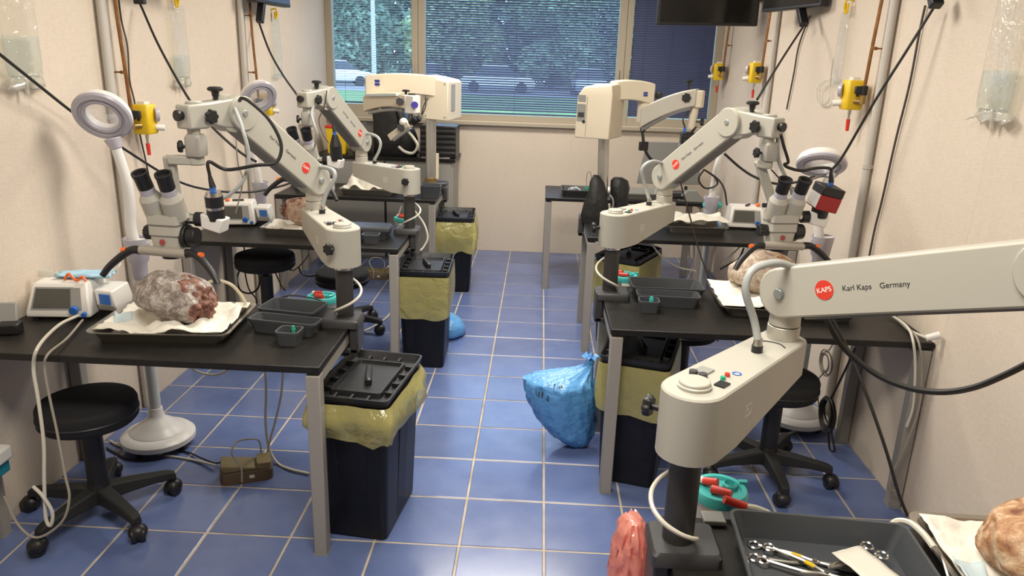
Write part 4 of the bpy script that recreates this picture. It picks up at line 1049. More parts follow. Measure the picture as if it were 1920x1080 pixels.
# ================================================================== counterweight microscopes (blue emblem)
def fat_arm(mb, p0, p1, h0, h1, wdt, bow=.0, n=8, bottom_bow=.5):
    """curved, box-section boom between two points; heights at both ends"""
    p0 = Vector(p0); p1 = Vector(p1); t = Vector((p1.x-p0.x, p1.y-p0.y, 0)).normalized(); x = Vector((-t.y, t.x, 0)); rg = []
    for k in range(n+1):
        u = k/n; c = p0.lerp(p1, u); h = h0+(h1-h0)*u; bo = bow*4*u*(1-u)
        rg.append([c+x*(sx*wdt/2)+Vector((0, 0, sz*h/2+(bo if sz > 0 else bo*bottom_bow))) for sx, sz in ((-1,-1),(1,-1),(1,1),(-1,1))])
    mb.loft(rg)
def emblem_blue(s, p, d, k_=1.0):
    T = Matrix.Translation(p) @ frame_z(d); X = Vector((0, 0, 1))
    for k in (-1, 1):
        b = MB(); d = Vector(d).normalized(); r_ = Vector((0, 0, 1)).cross(d).normalized()
        pp = [p+r_*(a*.022*k_)+Vector((0, 0, k_*(k*.012+c*.009))) for a, c in ((-1,-1),(1,-1),(1,1),(-1,1))]; b.loft([pp, [q+d*.002 for q in pp]]); build('emblem_bar', b, ZBLUE, s, world=True)

z1 = thing('counterweight_microscope', 'cream microscope with blue emblem standing in front of the black backpack', 'microscope', (-.845, 5.858, TT), 0, 'counterweight microscopes with blue emblem')
def zp(name, b, m, s=z1, **k): return build(name, b, m, s, world=True, **k)
b = MB(); b.box((-.810, 5.86, TT+.028), (.19, .13, .056)); b.box((-.724, 5.835, .692), (.03, .10, .12)); b.box((-.757, 5.835, .644), (.086, .10, .026)); zp('clamp', b, CHAR, bevel=.006)
b = MB(); b.cyl((-.845, 5.858, TT+.055), (-.845, 5.858, TT+.085), .048, n=24); zp('pole_collar', b, BRASS)
b = MB(); b.cyl((-.845, 5.858, TT+.08), (-.845, 5.858, 1.30), .040, n=28); zp('pole', b, ALU)
b = MB(); b.beam((-.795, 5.858, TT+.08), (-.795, 5.858, 1.00), .02, .03, (0, 1, 0)); zp('cable_duct', b, ZEISS)
T = Matrix.Translation((-.765, 5.95, 0)) @ Matrix.Rotation(R(-9), 4, 'Z')
b = MB(); b.loft([[T @ Vector(p) for p in ((-.115,-.16,1.265),(.085,-.16,1.255),(.105,.16,1.265),(-.115,.16,1.275))], [T @ Vector(p) for p in ((-.115,-.16,1.575),(.085,-.16,1.545),(.105,.16,1.54),(-.115,.16,1.575))], [T @ Vector(p) for p in ((-.10,-.12,1.590),(.07,-.12,1.562),(.09,.14,1.558),(-.10,.14,1.590))]]); zp('counterweight_box', b, ZEISS, bevel=.006)
b = MB(); b.loft([[T @ Vector(p) for p in ((.091,-.09,1.33),(.097,-.01,1.33),(.097,-.01,1.525),(.091,-.09,1.525))], [T @ Vector(p) for p in ((.094,-.09,1.33),(.100,-.01,1.33),(.100,-.01,1.525),(.094,-.09,1.525))]]); zp('side_label', b, GREYP)
for px_, pz_ in ((-.09, 1.29), (.06, 1.285), (-.09, 1.55), (.06, 1.53)):
    b = MB(); b.cyl(T @ Vector((px_, -.159, pz_)), T @ Vector((px_, -.163, pz_)), .006, n=10); zp('screw', b, GREYP)
b = MB(); fat_arm(b, (-.80, 5.86, 1.505), (-1.330, 5.80, 1.490), .15, .165, .13, .018, bottom_bow=1.4); zp('upper_boom', b, ZEISS, bevel=.008)
b = MB(); b.cyl((-1.275, 5.79, 1.43), (-1.275, 5.79, 1.31), .055, n=24); zp('boom_joint', b, ZEISS)
b = MB(); fat_arm(b, (-1.315, 5.76, 1.365), (-.955, 5.56, 1.400), .115, .10, .10, .022, bottom_bow=1.2); zp('lower_boom', b, ZEISS, bevel=.008)
b = MB(); fat_arm(b, (-1.28, 5.735, 1.302), (-1.00, 5.58, 1.340), .02, .018, .07, .012, bottom_bow=1); zp('boom_channel', b, GREYP)
b = MB(); b.beam((-1.30, 5.69, 1.432), (-1.04, 5.545, 1.450), .05, .016); zp('glass_strip', b, mat('pale_strip', (.55, .62, .64), .2))
emblem_blue(z1, Vector((-1.235, 5.7435, 1.522)), Vector((-.11, -1, 0)))
b = MB(); b.box((-.935, 5.545, 1.385), (.085, .085, .13), None, R(-28)); zp('head_block', b, WHITEP, bevel=.008)
b = MB(); b.cyl((-.915, 5.495, 1.385), (-.905, 5.470, 1.385), .024, n=18); zp('blue_knob', b, mat('indigo_knob', (.06, .05, .32), .35))
b = MB(); star_knob(b, Vector((-1.020, 5.505, 1.405)), Vector((.25, -1, 0)), .028, .03); zp('brown_knob', b, CHAR)
b = MB(); b.cyl((-.985, 5.56, 1.44), (-.985, 5.56, 1.485), .009, n=10); b.lathe([(0, .04), (.028, .042), (.03, .05), (.02, .056), (0, .057)], 18, Matrix.Translation((-.985, 5.56, 1.43))); zp('top_knob', b, BLK)
b = MB(); b.box((-.94, 5.55, 1.455), (.05, .03, .012)); zp('black_cap', b, BLK)
b = MB(); b.cyl((-.945, 5.53, 1.32), (-.955, 5.50, 1.235), .016, n=12); zp('tilt_link', b, CHAR)
b = MB(); b.beam((-1.09, 5.50, 1.145), (-.935, 5.44, 1.255), .055, .05); zp('optics_body', b, ZEISS, bevel=.006)
b = MB(); b.beam((-1.06, 5.465, 1.135), (-.93, 5.415, 1.23), .03, .022); zp('optics_rail', b, GREYP)
for dx in (0, .028):
    b = MB(); b.cyl((-.955+dx, 5.45+dx, 1.245), (-.915+dx, 5.43+dx, 1.282), .018, n=14); b.cyl((-.915+dx, 5.43+dx, 1.282), (-.895+dx, 5.42+dx, 1.300), .022, n=14); zp('eyepiece', b, BLK)
b = MB(); b.ball((-.985, 5.455, 1.262), .032, 14, 8); zp('tube_joint', b, WHITEP)
b = MB(); star_knob(b, Vector((-1.00, 5.425, 1.228)), Vector((.2, -1, 0)), .026, .02); zp('focus_knob', b, CHAR)
b = MB(); b.tube([(-.96, 5.44, 1.21), (-.915, 5.44, 1.16), (-.885, 5.45, 1.10), (-.92, 5.47, 1.045), (-.98, 5.48, 1.05), (-1.03, 5.49, 1.085)], .010, 10, 8); zp('light_guide', b, TUBE)
b = MB(); b.tube([(-.88, 5.80, 1.43), (-.875, 5.78, 1.36), (-.90, 5.75, 1.30), (-.88, 5.76, 1.38), (-.86, 5.80, 1.42)], .004, 6, 6); zp('loose_cable', b, CABLE)

z2 = thing('counterweight_microscope', 'cream microscope with blue emblem, its silver pole rising out of the black bag', 'microscope', (.425, 4.865, TT), 0, 'counterweight microscopes with blue emblem')
zq = lambda name, b, m, **k: build(name, b, m, z2, world=True, **k)
b = MB(); b.rr([(.07, .055, .01, TT), (.07, .055, .01, TT+.04), (.06, .05, .01, TT+.05)], Matrix.Translation((.400, 4.86, 0))); b.box((.289, 4.825, .692), (.03, .10, .12)); b.box((.316, 4.825, .644), (.084, .10, .026)); b.box((.31, 4.84, TT+.018), (.07, .10, .034)); zq('clamp', b, CHAR, bevel=.006)
b = MB(); b.cyl((.425, 4.865, TT+.04), (.405, 4.865, 1.29), .035, n=28); zq('pole', b, ALU)
T = Matrix.Translation((.368, 4.87, 0)) @ Matrix.Rotation(R(-24), 4, 'Z')
b = MB(); b.loft([[T @ Vector(p) for p in ((-.12,-.11,1.258),(.11,-.11,1.258),(.12,.11,1.262),(-.11,.11,1.262))], [T @ Vector(p) for p in ((-.11,-.11,1.515),(.115,-.11,1.530),(.125,.11,1.535),(-.10,.11,1.52))], [T @ Vector(p) for p in ((-.08,-.09,1.568),(.10,-.09,1.585),(.12,.10,1.600),(-.07,.10,1.585))]]); zq('counterweight_box', b, ZEISS, bevel=.006)
for (x0, x1, za, zb_, m_) in ((-.105, -.055, 1.48, 1.52, GREYP), (-.108, -.052, 1.36, 1.465, GREYP), (-.10, -.06, 1.385, 1.415, CHAR)):
    b = MB(); b.loft([[T @ Vector((x, -.109, z)) for x, z in ((x0, za), (x1, za), (x1, zb_), (x0, zb_))], [T @ Vector((x, -.1125 if m_ is GREYP else -.114, z)) for x, z in ((x0, za), (x1, za), (x1, zb_), (x0, zb_))]]); zq('vent_label', b, m_)
b = MB(); b.cyl(T @ Vector((-.06, -.11, 1.36)), T @ Vector((-.06, -.118, 1.36)), .009, n=12); zq('socket', b, BLK)
b = MB(); b.loft([[T @ Vector((x, -.109, z)) for x, z in ((-.048, 1.27), (-.045, 1.27), (-.042, 1.51), (-.045, 1.51))], [T @ Vector((x, -.1115, z)) for x, z in ((-.048, 1.27), (-.045, 1.27), (-.042, 1.51), (-.045, 1.51))]]); zq('panel_joint', b, GREYP)
b = MB(); fat_arm(b, (.44, 4.90, 1.545), (.700, 4.955, 1.530), .12, .135, .12, .016, bottom_bow=1.3); zq('upper_boom', b, ZEISS, bevel=.008)
emblem_blue(z2, Vector((.650, 4.8815, 1.535)), Vector((.21, -1, 0)), .6)
b = MB(); b.cyl((.665, 4.945, 1.49), (.665, 4.945, 1.36), .052, n=24); zq('boom_joint', b, ZEISS)
b = MB(); b.cyl((.725, 4.91, 1.53), (.745, 4.885, 1.53), .02, n=14); zq('boom_knob', b, BLK)
b = MB(); fat_arm(b, (.640, 4.90, 1.385), (.955, 4.78, 1.530), .125, .105, .10, .020, bottom_bow=1.0); zq('lower_boom', b, mat('grey_cream_enamel', (.50, .47, .40), .4), bevel=.008)
b = MB(); fat_arm(b, (.650, 4.88, 1.315), (.925, 4.775, 1.465), .02, .02, .07, .018, bottom_bow=1); zq('boom_channel', b, SCOPED)
b = MB(); b.box((.955, 4.78, 1.520), (.075, .08, .105), None, R(-21)); zq('head_block', b, ZEISS, bevel=.008)
b = MB(); star_knob(b, Vector((.885, 4.762, 1.528)), Vector((-.3, -1, 0)), .026, .025); zq('brake_knob', b, BLK)
b = MB(); b.cyl((.90, 4.80, 1.57), (.90, 4.80, 1.62), .008, n=10); b.lathe([(0, .04), (.026, .042), (.028, .05), (.018, .056), (0, .057)], 18, Matrix.Translation((.90, 4.80, 1.575))); zq('top_knob', b, BLK)
b = MB(); b.cyl((.945, 4.78, 1.475), (.935, 4.78, 1.34), .026, n=16); zq('hanging_column', b, ZEISS)
b = MB(); star_knob(b, Vector((.985, 4.76, 1.385)), Vector((1, -.4, 0)), .020, .02); b.cyl((.955, 4.775, 1.385), (.985, 4.76, 1.385), .006, n=8); zq('swivel_knob', b, BLK)
b = MB(); b.cyl((.955, 4.74, 1.30), (1.0, 4.72, 1.265), .05, n=20); zq('optics_body', b, SCOPED, bevel=.004)
b = MB(); b.box((.905, 4.735, 1.285), (.075, .07, .075)); zq('camera_body', b, BLK, bevel=.006)
for k in range(3):
    for j in range(2):
        b = MB(); b.box((.886+.02*k, 4.6985, 1.275+.025*j), (.010, .004, .014)); zq('camera_vent', b, CHAR)
b = MB(); b.box((.885, 4.72, 1.335), (.016, .014, .03)); zq('blue_connector', b, BLUE)
b = MB(); b.rr([(.035, .035, .01, 1.195), (.042, .04, .01, 1.25)], Matrix.Translation((.90, 4.735, 0))); zq('camera_mount', b, GREYP)
b = MB(); b.tube([(.885, 4.72, 1.35), (.87, 4.73, 1.40), (.90, 4.75, 1.44), (.895, 4.77, 1.47)], .005, 6, 6); b.tube([(.92, 4.72, 1.32), (.95, 4.70, 1.36), (.93, 4.71, 1.32)], .004, 6, 6); zq('camera_cable', b, CABLE)
b = MB(); b.tube([(.645, 4.87, 1.315), (.655, 4.86, 1.26), (.668, 4.855, 1.20), (.72, 4.85, 1.13), (.82, 4.84, 1.09)], .010, 8, 6); b.box((.660, 4.855, 1.215), (.055, .03, .055), None, R(20)); b.box((.648, 4.865, 1.315), (.03, .03, .02)); zq('hanging_plug', b, BLK, bevel=.003)

# ================================================================== suction canisters
def canister(px_, py_, Y, label, rim, rz=0, big=1.12, xo=0):
    """hung on the far edge of a table: Y is the depth of its axis, the pixel gives the rest"""
    p = PY(px_, py_, Y); x, z = p.x, p.z
    c = thing('suction_canister', label, 'canister', (x, Y, z-.20), rz, 'suction canisters with teal lids')
    r = .056*big
    b = MB(); b.lathe([(0, .0), (r*.80, .0), (r*.84, .01), (r*.95, .185), (r*.90, .185), (r*.80, .012), (0, .008)], 28); build('jar', b, CANI, c, angle=40)
    b = MB(); b.lathe([(r*.97, .178), (r*1.03, .180), (r*1.05, .196), (r*.98, .204), (r*.80, .204), (r*.76, .196), (0, .192)], 32, cap0=False); lid = build('lid', b, TEAL, c, angle=35)
    b = MB(); b.lathe([(.017, .192), (.018, .204), (.013, .208), (.011, .198), (0, .198)], 18, Matrix.Translation((r*.42, r*.25, 0))); build('lid_port', b, TEAL, lid)
    b = MB(); b.box((r*.95, r*.4, .198), (.02, .012, .022)); build('lid_tab', b, TEAL, lid)
    b = MB(); b.cyl((-r*.35, -r*.2, .205), (r*.25, -r*.65, .212), .011, .009, n=12); build('red_connector', b, RED, c)
    b = MB(); b.cyl((-r*.55, r*.35, .205), (-r*.10, r*.05, .214), .010, n=12); build('red_connector', b, RED, c)
    b = MB(); b.cyl((-r*.75, r*.5, .205), (-r*.45, r*.28, .206), .009, n=10); build('white_connector', b, WHITEP, c)
    # strap with a hook laid over the table edge
    zt = TT-(z-.20); y0 = rim-.022-Y; y1 = -r*.86
    b = MB(); b.box((xo, (y0+y1)/2, zt+.0035), (.036, y1-y0, .009)); b.box((xo, y1-.004, (zt+.10)/2), (.036, .010, abs(zt-.10)+.008)); b.box((xo*.5, y1, .10), (.040+abs(xo), .014, .05)); build('hanger_bracket', b, GREYP, c, bevel=.0015)
    return c, Vector((x, Y, z))
can_a = canister(604, 556, 2.940, 'suction canister with teal lid hung behind the pump table', 2.850)
can_b = canister(758, 408, 4.545, 'suction canister with teal lid near the billowing yellow liner', 4.460)
can_c = canister(1170, 516, 3.420, 'suction canister with teal lid behind the trays above the blue bag', 3.335)
can_d = canister(1336, 382, 5.118, 'suction canister with teal lid behind the bulky white drape', 4.935, xo=-.095)
can_e = canister(1350, 916, 1.580, 'suction canister with teal lid behind the forceps table', 1.492, xo=.052)

# ================================================================== tied bags
def sack(label, cx, cy, rx, ry, h, m, knot, seed, name='bin_bag', squash=.8, lean=(0, 0)):
    b = MB(); n = 40; rings = []
    prof = [(.0, .55), (.03, .80), (.10, .95), (.22, 1.0), (.38, .98), (.55, .86), (.68, .68), (.80, .46), (.90, .24), (.96, .13), (1.0, .10)]
    for zz, rr_ in prof:
        ring = []
        for k in range(n):
            a = 2*math.pi*k/n
            nz = 1+.14*noise.noise(Vector((math.cos(a)*1.6+seed, math.sin(a)*1.6, zz*2)))+.05*math.sin(a*9+seed*3)*zz+.05*noise.noise(Vector((math.cos(a)*5+seed, math.sin(a)*5, zz*6)))
            ring.append((cx+lean[0]*zz+rx*rr_*nz*math.cos(a), cy+lean[1]*zz+ry*rr_*nz*math.sin(a), zz*h))
        rings.append(ring)
    b.loft(rings)
    t = thing(name, label, 'bag', (cx, cy, 0))
    build('sack', b, m, t, world=True, angle=80)
    if knot:
        k_ = MB(); tx, ty = cx+lean[0], cy+lean[1]
        k_.ball((tx, ty, h+.004), (.022, .022, .018), 10, 6)
        for a in (.4, 2.2, 3.6, 5.2):
            k_.grid(3, 4, lambda u, v, a=a: Vector((tx+math.cos(a+(u-.5)*.9)*(.008+.035*v), ty+math.sin(a+(u-.5)*.9)*(.008+.035*v), h+.008+.05*v-.02*v*v+.006*math.sin(u*9))))
        build('knot', k_, m, t, world=True, angle=80)
    return t
# large blue bag leaning on its bin; its slack side reaches into the aisle
bagm = MB(); n = 72; rings = []
P_ = [(0, .235, 3.14, .035), (.02, .228, 3.14, .065), (.06, .212, 3.14, .100), (.13, .188, 3.14, .130), (.21, .170, 3.14, .150), (.28, .158, 3.14, .158), (.325, .150, 3.14, .155), (.345, .168, 3.14, .122), (.36, .205, 3.145, .082), (.38, .242, 3.15, .045), (.40, .264, 3.155, .020), (.415, .268, 3.155, .018)]
def sack_k(a, z):
    n1 = noise.noise(Vector((math.cos(a)*1.8, math.sin(a)*1.8, z*5))); n2 = -abs(noise.noise(Vector((math.cos(a)*3.4+z*4, math.sin(a)*3.4, z*9-a*.3)))); n3 = noise.noise(Vector((math.cos(a)*8, math.sin(a)*8, z*30)))
    k = 1.05+.08*n1+.22*n2+.035*n3
    if math.cos(a) < 0: k *= 1+.16*max(0, -math.cos(a))**6*(1 if z > .25 else z/.25)
    else: k *= .95
    return k
_PF = []
for i in range(len(P_)-1):
    for j in range(3):
        f_ = j/3; _PF.append(tuple(P_[i][q]+(P_[i+1][q]-P_[i][q])*f_ for q in range(4)))
_PF.append(P_[-1]); P_ = _PF
for i, (zz, cx, cy, rr_) in enumerate(P_):
    ring = []
    for k in range(n):
        a = 2*math.pi*k/n; nz = sack_k(a, zz)
        ring.append((cx+rr_*nz*math.cos(a), cy+rr_*nz*.78*math.sin(a), zz+.010*noise.noise(Vector((math.cos(a)*3, math.sin(a)*3, zz*9)))*(1 if zz > .05 else 0)))
    rings.append(ring)
bagm.loft(rings)
bb = thing('bin_bag', 'large tied blue plastic bag leaning on a bin', 'bag', (.20, 3.14, 0))
build('sack', bagm, BLUEBAG, bb, world=True, angle=80)
k_ = MB(); k_.ball((.269, 3.155, .418), (.020, .020, .016), 10, 6)
for a in (.3, 1.9, 3.3, 4.9):
    k_.grid(3, 4, lambda u, v, a=a: Vector((.269+math.cos(a+(u-.5)*1.2)*(.008+.032*v), 3.155+math.sin(a+(u-.5)*1.2)*(.008+.032*v), .418+.055*v-.03*v*v+.008*math.sin(u*9+a))))
build('knot', k_, BLUEBAG, bb, world=True, angle=80)
for body, px_, py_, sz, ro in (('ure', 1012, 742, .062, -14), ('na n', 1052, 722, .050, 20)):
    hit = PY(px_, py_, 3.03)
    T = Matrix.Translation(hit) @ Matrix.Rotation(R(-12), 4, 'Z') @ Matrix.Rotation(R(70), 4, 'X') @ Matrix.Rotation(R(ro), 4, 'Z')
    tb = text_mb(body, sz, T, extrude=.0)
    # wrap the print onto the sack: push each vertex along the view-free inward direction until it meets the bag wall
    def wall_pt(v):
        best = None
        for i in range(len(P_)-1):
            if P_[i][0] <= v.z <= P_[i+1][0]:
                f = (v.z-P_[i][0])/max(1e-6, P_[i+1][0]-P_[i][0]); cx = P_[i][1]+(P_[i+1][1]-P_[i][1])*f; cy = P_[i][2]+(P_[i+1][2]-P_[i][2])*f; rr_ = P_[i][3]+(P_[i+1][3]-P_[i][3])*f
                a = math.atan2((v.y-cy)/.78, v.x-cx); nz = sack_k(a, v.z)
                return Vector((cx+(rr_*nz+.004)*math.cos(a), cy+(rr_*nz*.78+.004)*math.sin(a), v.z))
        return v
    tb.v = [wall_pt(v) for v in tb.v]
    build('printed_lettering', tb, INK, bb, world=True, smooth=False, recalc=False)
sack('small blue plastic bag slumped behind the bin with the smooth liner', -.540, 4.530, .115, .13, .17, BLUEBAG, False, 3.3, lean=(-.03, 0))
pk = thing('waste_bag', 'pink plastic bag hung on the corner clamp of the forceps table', 'bag', (.252, 1.505, .30))
b = MB(); rings = []
prof = ((0, .012, .03), (.05, .032, .06), (.11, .042, .08), (.17, .048, .085), (.27, .050, .09), (.35, .046, .080), (.395, .034, .070), (.425, .014, .04))
for i in range(len(prof)-1):
    for j in range(4):
        zz, rx, ry = [prof[i][q]+(prof[i+1][q]-prof[i][q])*j/4 for q in range(3)]
        rings.append([(.252+rx*(1.05-.65*abs(noise.noise(Vector((math.cos(a)*4, math.sin(a)*4, zz*18)))))*math.cos(a), 1.505+.85*ry*(1.05-.65*abs(noise.noise(Vector((math.cos(a)*4+4, math.sin(a)*4, zz*16)))))*math.sin(a), .29+zz+.01*noise.noise(Vector((a*2, zz*20, 1)))) for a in [2*math.pi*k/40 for k in range(40)]])
b.loft(rings); build('sack', b, PINKBAG, pk, world=True, angle=70)
# black cloth bag standing round the silver pole
BGX = .030
bk = thing('cloth_bag', 'black cloth bag slumped against the silver microscope pole', 'bag', (.400, 4.80, TT))
for lump in (((0, .372, 4.758, .080, .038), (.04, .372, 4.758, .088, .042), (.10, .380, 4.762, .078, .040), (.16, .380, 4.768, .058, .034), (.215, .372, 4.785, .040, .028), (.25, .366, 4.79, .018, .013)),
             ((.0, .535, 4.870, .035, .032), (.07, .538, 4.875, .054, .042), (.13, .536, 4.88, .060, .044), (.175, .532, 4.885, .060, .042), (.215, .525, 4.885, .050, .034), (.232, .515, 4.885, .025, .015))):
    b = MB(); rings = []
    for (zz, cx, cy, rx, ry) in lump:
        rings.append([(cx+rx*(1+.22*noise.noise(Vector((math.cos(a)*2, math.sin(a)*2, zz*12))))*math.cos(a), cy+ry*(1+.25*noise.noise(Vector((math.cos(a)*2+3, math.sin(a)*2, zz*12))))*math.sin(a), TT-.001+zz*1.22) for a in [2*math.pi*k/28 for k in range(28)]])
    b.loft(rings); build('bag_fold', b, BAGBLK, bk, world=True, angle=70)
b = MB(); b.tube([(.455, 4.745, TT+.19), (.478, 4.735, TT+.16), (.480, 4.74, TT+.11), (.455, 4.74, TT+.08)], .006, 6, 6); build('strap', b, GREYP, bk, world=True)

# ================================================================== things on the cabinet and the last table
CT = .90
BPX = -.205
bp = thing('backpack', 'black backpack standing on the low cabinet', 'backpack', (-1.03+BPX, 6.46, CT))
b = MB(); rings = []
for zz, rx, ry, dx in ((0, .17, .11, 0), (.03, .185, .125, 0), (.15, .19, .13, -.005), (.26, .17, .12, -.02), (.36, .145, .105, -.05), (.43, .12, .085, -.075), (.465, .07, .05, -.09)):
    rings.append([(BPX-1.03+dx+rx*(1+.07*noise.noise(Vector((math.cos(a)*2, math.sin(a)*2, zz*6))))*math.copysign(abs(math.cos(a))**.7, math.cos(a)), 6.46+ry*math.copysign(abs(math.sin(a))**.7, math.sin(a)), CT+zz) for a in [2*math.pi*k/32 for k in range(32)]])
b.loft(rings); build('pack', b, BAGBLK, bp, world=True, angle=60)
b = MB(); b.tube([(BPX-1.00, 6.36, CT+.40), (BPX-.96, 6.325, CT+.30), (BPX-.97, 6.32, CT+.15), (BPX-1.0, 6.34, CT+.04)], .012, 6, 6); build('shoulder_strap', b, BLKM, bp, world=True)
b = MB(); b.tube([(BPX-1.14, 6.42, CT+.455), (BPX-1.135, 6.42, CT+.50), (BPX-1.10, 6.42, CT+.50), (BPX-1.095, 6.42, CT+.45)], .007, 6, 6); build('grab_loop', b, BLKM, bp, world=True)
cr = thing('ribbed_case', 'black ribbed case on the low cabinet beside the backpack', 'case', (-.86, 6.525, CT))
b = MB(); b.box((-.002, 0, .135), (.304, .30, .27)); build('shell', b, BLK, cr, bevel=.01)
for k in range(5):
    b = MB(); b.box((-.002, -.155, .045+.045*k), (.294, .012, .022)); build('rib', b, CHAR, cr, bevel=.003)
sh = thing('sharps_box', 'yellow sharps box with red lid on the low cabinet', 'sharps box', (-1.735, 6.45, CT))
b = MB(); b.loft([[(-.075,-.055,0),(.075,-.055,0),(.075,.055,0),(-.075,.055,0)], [(-.085,-.065,.22),(.085,-.065,.22),(.085,.065,.22),(-.085,.065,.22)]]); build('box', b, YELLOW, sh, bevel=.006)
b = MB(); b.box((0, 0, .228), (.18, .14, .022)); build('lid', b, RED, sh, bevel=.005)
b = MB(); b.ball((-1.533, 6.42, CT+.075), (.098, .08, .085), 24, 12); b.v = [p+Vector((0, 0, .02*noise.noise(p*9))) if p.z > CT+.01 else Vector((p.x, p.y, max(p.z, CT))) for p in b.v]
solo('soft_pouch', 'grey-green soft pouch lying on the low cabinet', 'pouch', b, mat('olive_grey_cloth', (.16, .155, .13), .8, bump=.6, bscale=20), angle=70)
b = MB(); rings = []
for zz, rx, ry in ((0, .11, .08), (.06, .12, .085), (.16, .115, .08), (.23, .09, .05), (.26, .05, .02)):
    rings.append([(-1.50+rx*(1+.2*noise.noise(Vector((math.cos(a)*3, math.sin(a)*3, zz*20))))*math.cos(a), 6.60+ry*math.sin(a), CT+zz+.02*noise.noise(Vector((math.cos(a)*4, zz, math.sin(a)*4)))*(zz > .01)) for a in [2*math.pi*k/30 for k in range(30)]])
b.loft(rings); solo('crumpled_film', 'crumpled clear plastic sheet behind the grey-green pouch', 'plastic sheet', b, film('grey_film', (.45, .48, .47), .45, .1, bump=.8, gloss=.2), angle=80)
lp = thing('closed_laptop', 'closed grey laptop lying on the front of the low cabinet', 'laptop', (-.875, 6.337, CT+.0002), R(0))
b = MB(); b.box((0, 0, .006), (.24, .04, .012)); build('base_shell', b, GREYP, lp, bevel=.003); b = MB(); b.box((.01, -.005, .013), (.12, .02, .004)); build('keyboard', b, BLK, lp)
# last table near the narrow window: small devices
b = MB(); b.rr([(.045, .05, .01, 0), (.045, .05, .01, .08), (.035, .04, .01, .09)]); pm = solo('dosing_unit', 'small white unit with blue display near the heaped drape', 'device', b, WHITEP, (-1.590, 5.60, TT), None, R(10), angle=40)
q = MB(); q.box((.012, -.051, .05), (.035, .006, .03)); build('blue_display', q, BLUE, pm); q = MB(); q.box((0, 0, .10), (.06, .04, .03)); build('black_cap', q, BLK, pm, bevel=.006)
b = MB(); b.ball((-1.86, 5.75, TT+.035), (.05, .06, .035), 16, 8); solo('pink_swab', 'small pink swab bundle near the wall on the table by the narrow window', 'swab', b, mat('dull_pink', (.50, .28, .25), .8))
# heap of black accessories on the same table
b = MB(); b.rr([(.10, .07, .02, 0), (.10, .07, .02, .05), (.06, .04, .02, .085)]); solo('black_pouch', 'black pouch on the table by the narrow window next to the pink swabs', 'pouch', b, BAGBLK, (-1.75, 5.62, TT), None, R(20), angle=60)
# table alone by the wall: upright grey panel display seen from behind, teal cup, small parts
mo = thing('panel_display', 'grey flat display standing with its back turned on the table by the wall', 'display', (1.05, 6.06, TT), R(6))
b = MB(); b.loft([[(-.26,.0,.075),(.26,.0,.075),(.26,.018,.075),(-.26,.018,.075)], [(-.19,.07,.40),(.24,.07,.40),(.24,.088,.40),(-.19,.088,.40)]]); build('panel', b, mat('display_grey', (.19, .19, .18), .45), mo, bevel=.004)
b = MB(); b.rr([(.11, .07, .02, 0), (.11, .07, .02, .012)]); b.cyl((0, .03, .01), (0, .05, .14), .018, n=12); build('stand', b, CHAR, mo)
b = MB(); b.lathe([(0, 0), (.035, 0), (.042, .06), (.036, .06), (.03, .006), (0, .006)], 20); solo('teal_cup', 'green cup lying in the charcoal tray of clear tubing', 'cup', b, GREEN, (.408, 5.802, TT+.0045))
b = MB()
for k in range(3): b.tube([(.22+.025*k, 5.80+.03*k, TT+.012), (.25+.02*k, 5.85, TT+.045), (.30, 5.84+.02*k, TT+.05), (.335, 5.80, TT+.03), (.29, 5.785+.02*k, TT+.013), (.235, 5.795, TT+.035)], .006, 6, 6)
solo('coiled_tubing', 'clear coiled tubing heaped in the charcoal tray', 'tubing', b, film('clear_tube', (.70, .74, .76), .4, .1, gloss=.3))
b = MB(); b.tube([(.385, 5.93, TT+.05), (.38, 5.93, TT+.13), (.39, 5.93, TT+.165), (.405, 5.93, TT+.165), (.415, 5.93, TT+.13), (.415, 5.93, TT+.05)], .002, 5, 6); solo('wire_hook', 'thin wire loop sticking up from the charcoal tray', 'wire', b, WIRE)
b = MB(); b.ball((.558, 5.90, TT+.03), (.055, .04, .03), 16, 8); solo('white_dish', 'small white dish next to the black cloth bag', 'dish', b, WHITEP)
# device with black clamp on the same table
dv = thing('clamp_device', 'dark grey angled clamp device near the display', 'device', (1.178, 5.74, TT), R(-4))
b = MB(); b.loft([[(-.10,-.05,0),(.11,-.05,0),(.11,.05,0),(-.10,.05,0)], [(-.04,-.04,.085),(.03,-.04,.085),(.03,.04,.085),(-.04,.04,.085)]]); build('body', b, GREYP, dv, bevel=.004); b = MB(); b.cyl((-.05, 0, .085), (-.05, 0, .11), .012, n=10); build('knob', b, BLK, dv); b = MB(); b.box((-.13, -.04, .03), (.14, .03, .025)); build('clamp_arm', b, BLK, dv, bevel=.003)

# ================================================================== forceps table: instruments
def forceps(x, y, z, rz, label, w=.05, L=.15, bands=True):
    f = thing('steel_forceps', label, 'forceps', (x, y, z), rz, 'steel instruments in the slate tray')
    for sg in (-1, 1):
        b = MB(); b.tube([(-L*.55, sg*w*.5, .004), (-L*.2, sg*w*.34, .004), (0, sg*.002, .005), (L*.3, -sg*w*.12, .005), (L*.5, -sg*w*.02, .004)], .0043, 7, 6); build('shank', b, STEEL, f)
        b = MB(); b.lathe([(.012, -.002), (.0145, 0), (.012, .002), (.0095, 0), (.012, -.002)], 16, Matrix.Translation((-L*.55-.008, sg*w*.5, .004)), False, False); build('finger_ring', b, CHROME, f)
    b = MB(); b.cyl((0, 0, .0), (0, 0, .011), .005, n=10); build('pivot', b, CHROME, f)
    if bands:
        b = MB(); b.cyl((-L*.22, w*.345, .004), (-L*.12, w*.22, .0045), .0046, n=8); build('yellow_band', b, YELLOW, f)
    return f
forceps(.600, 1.335, TT+.006, R(-14), 'long steel retractor with a yellow band lying furthest into the tray', .045, .20)
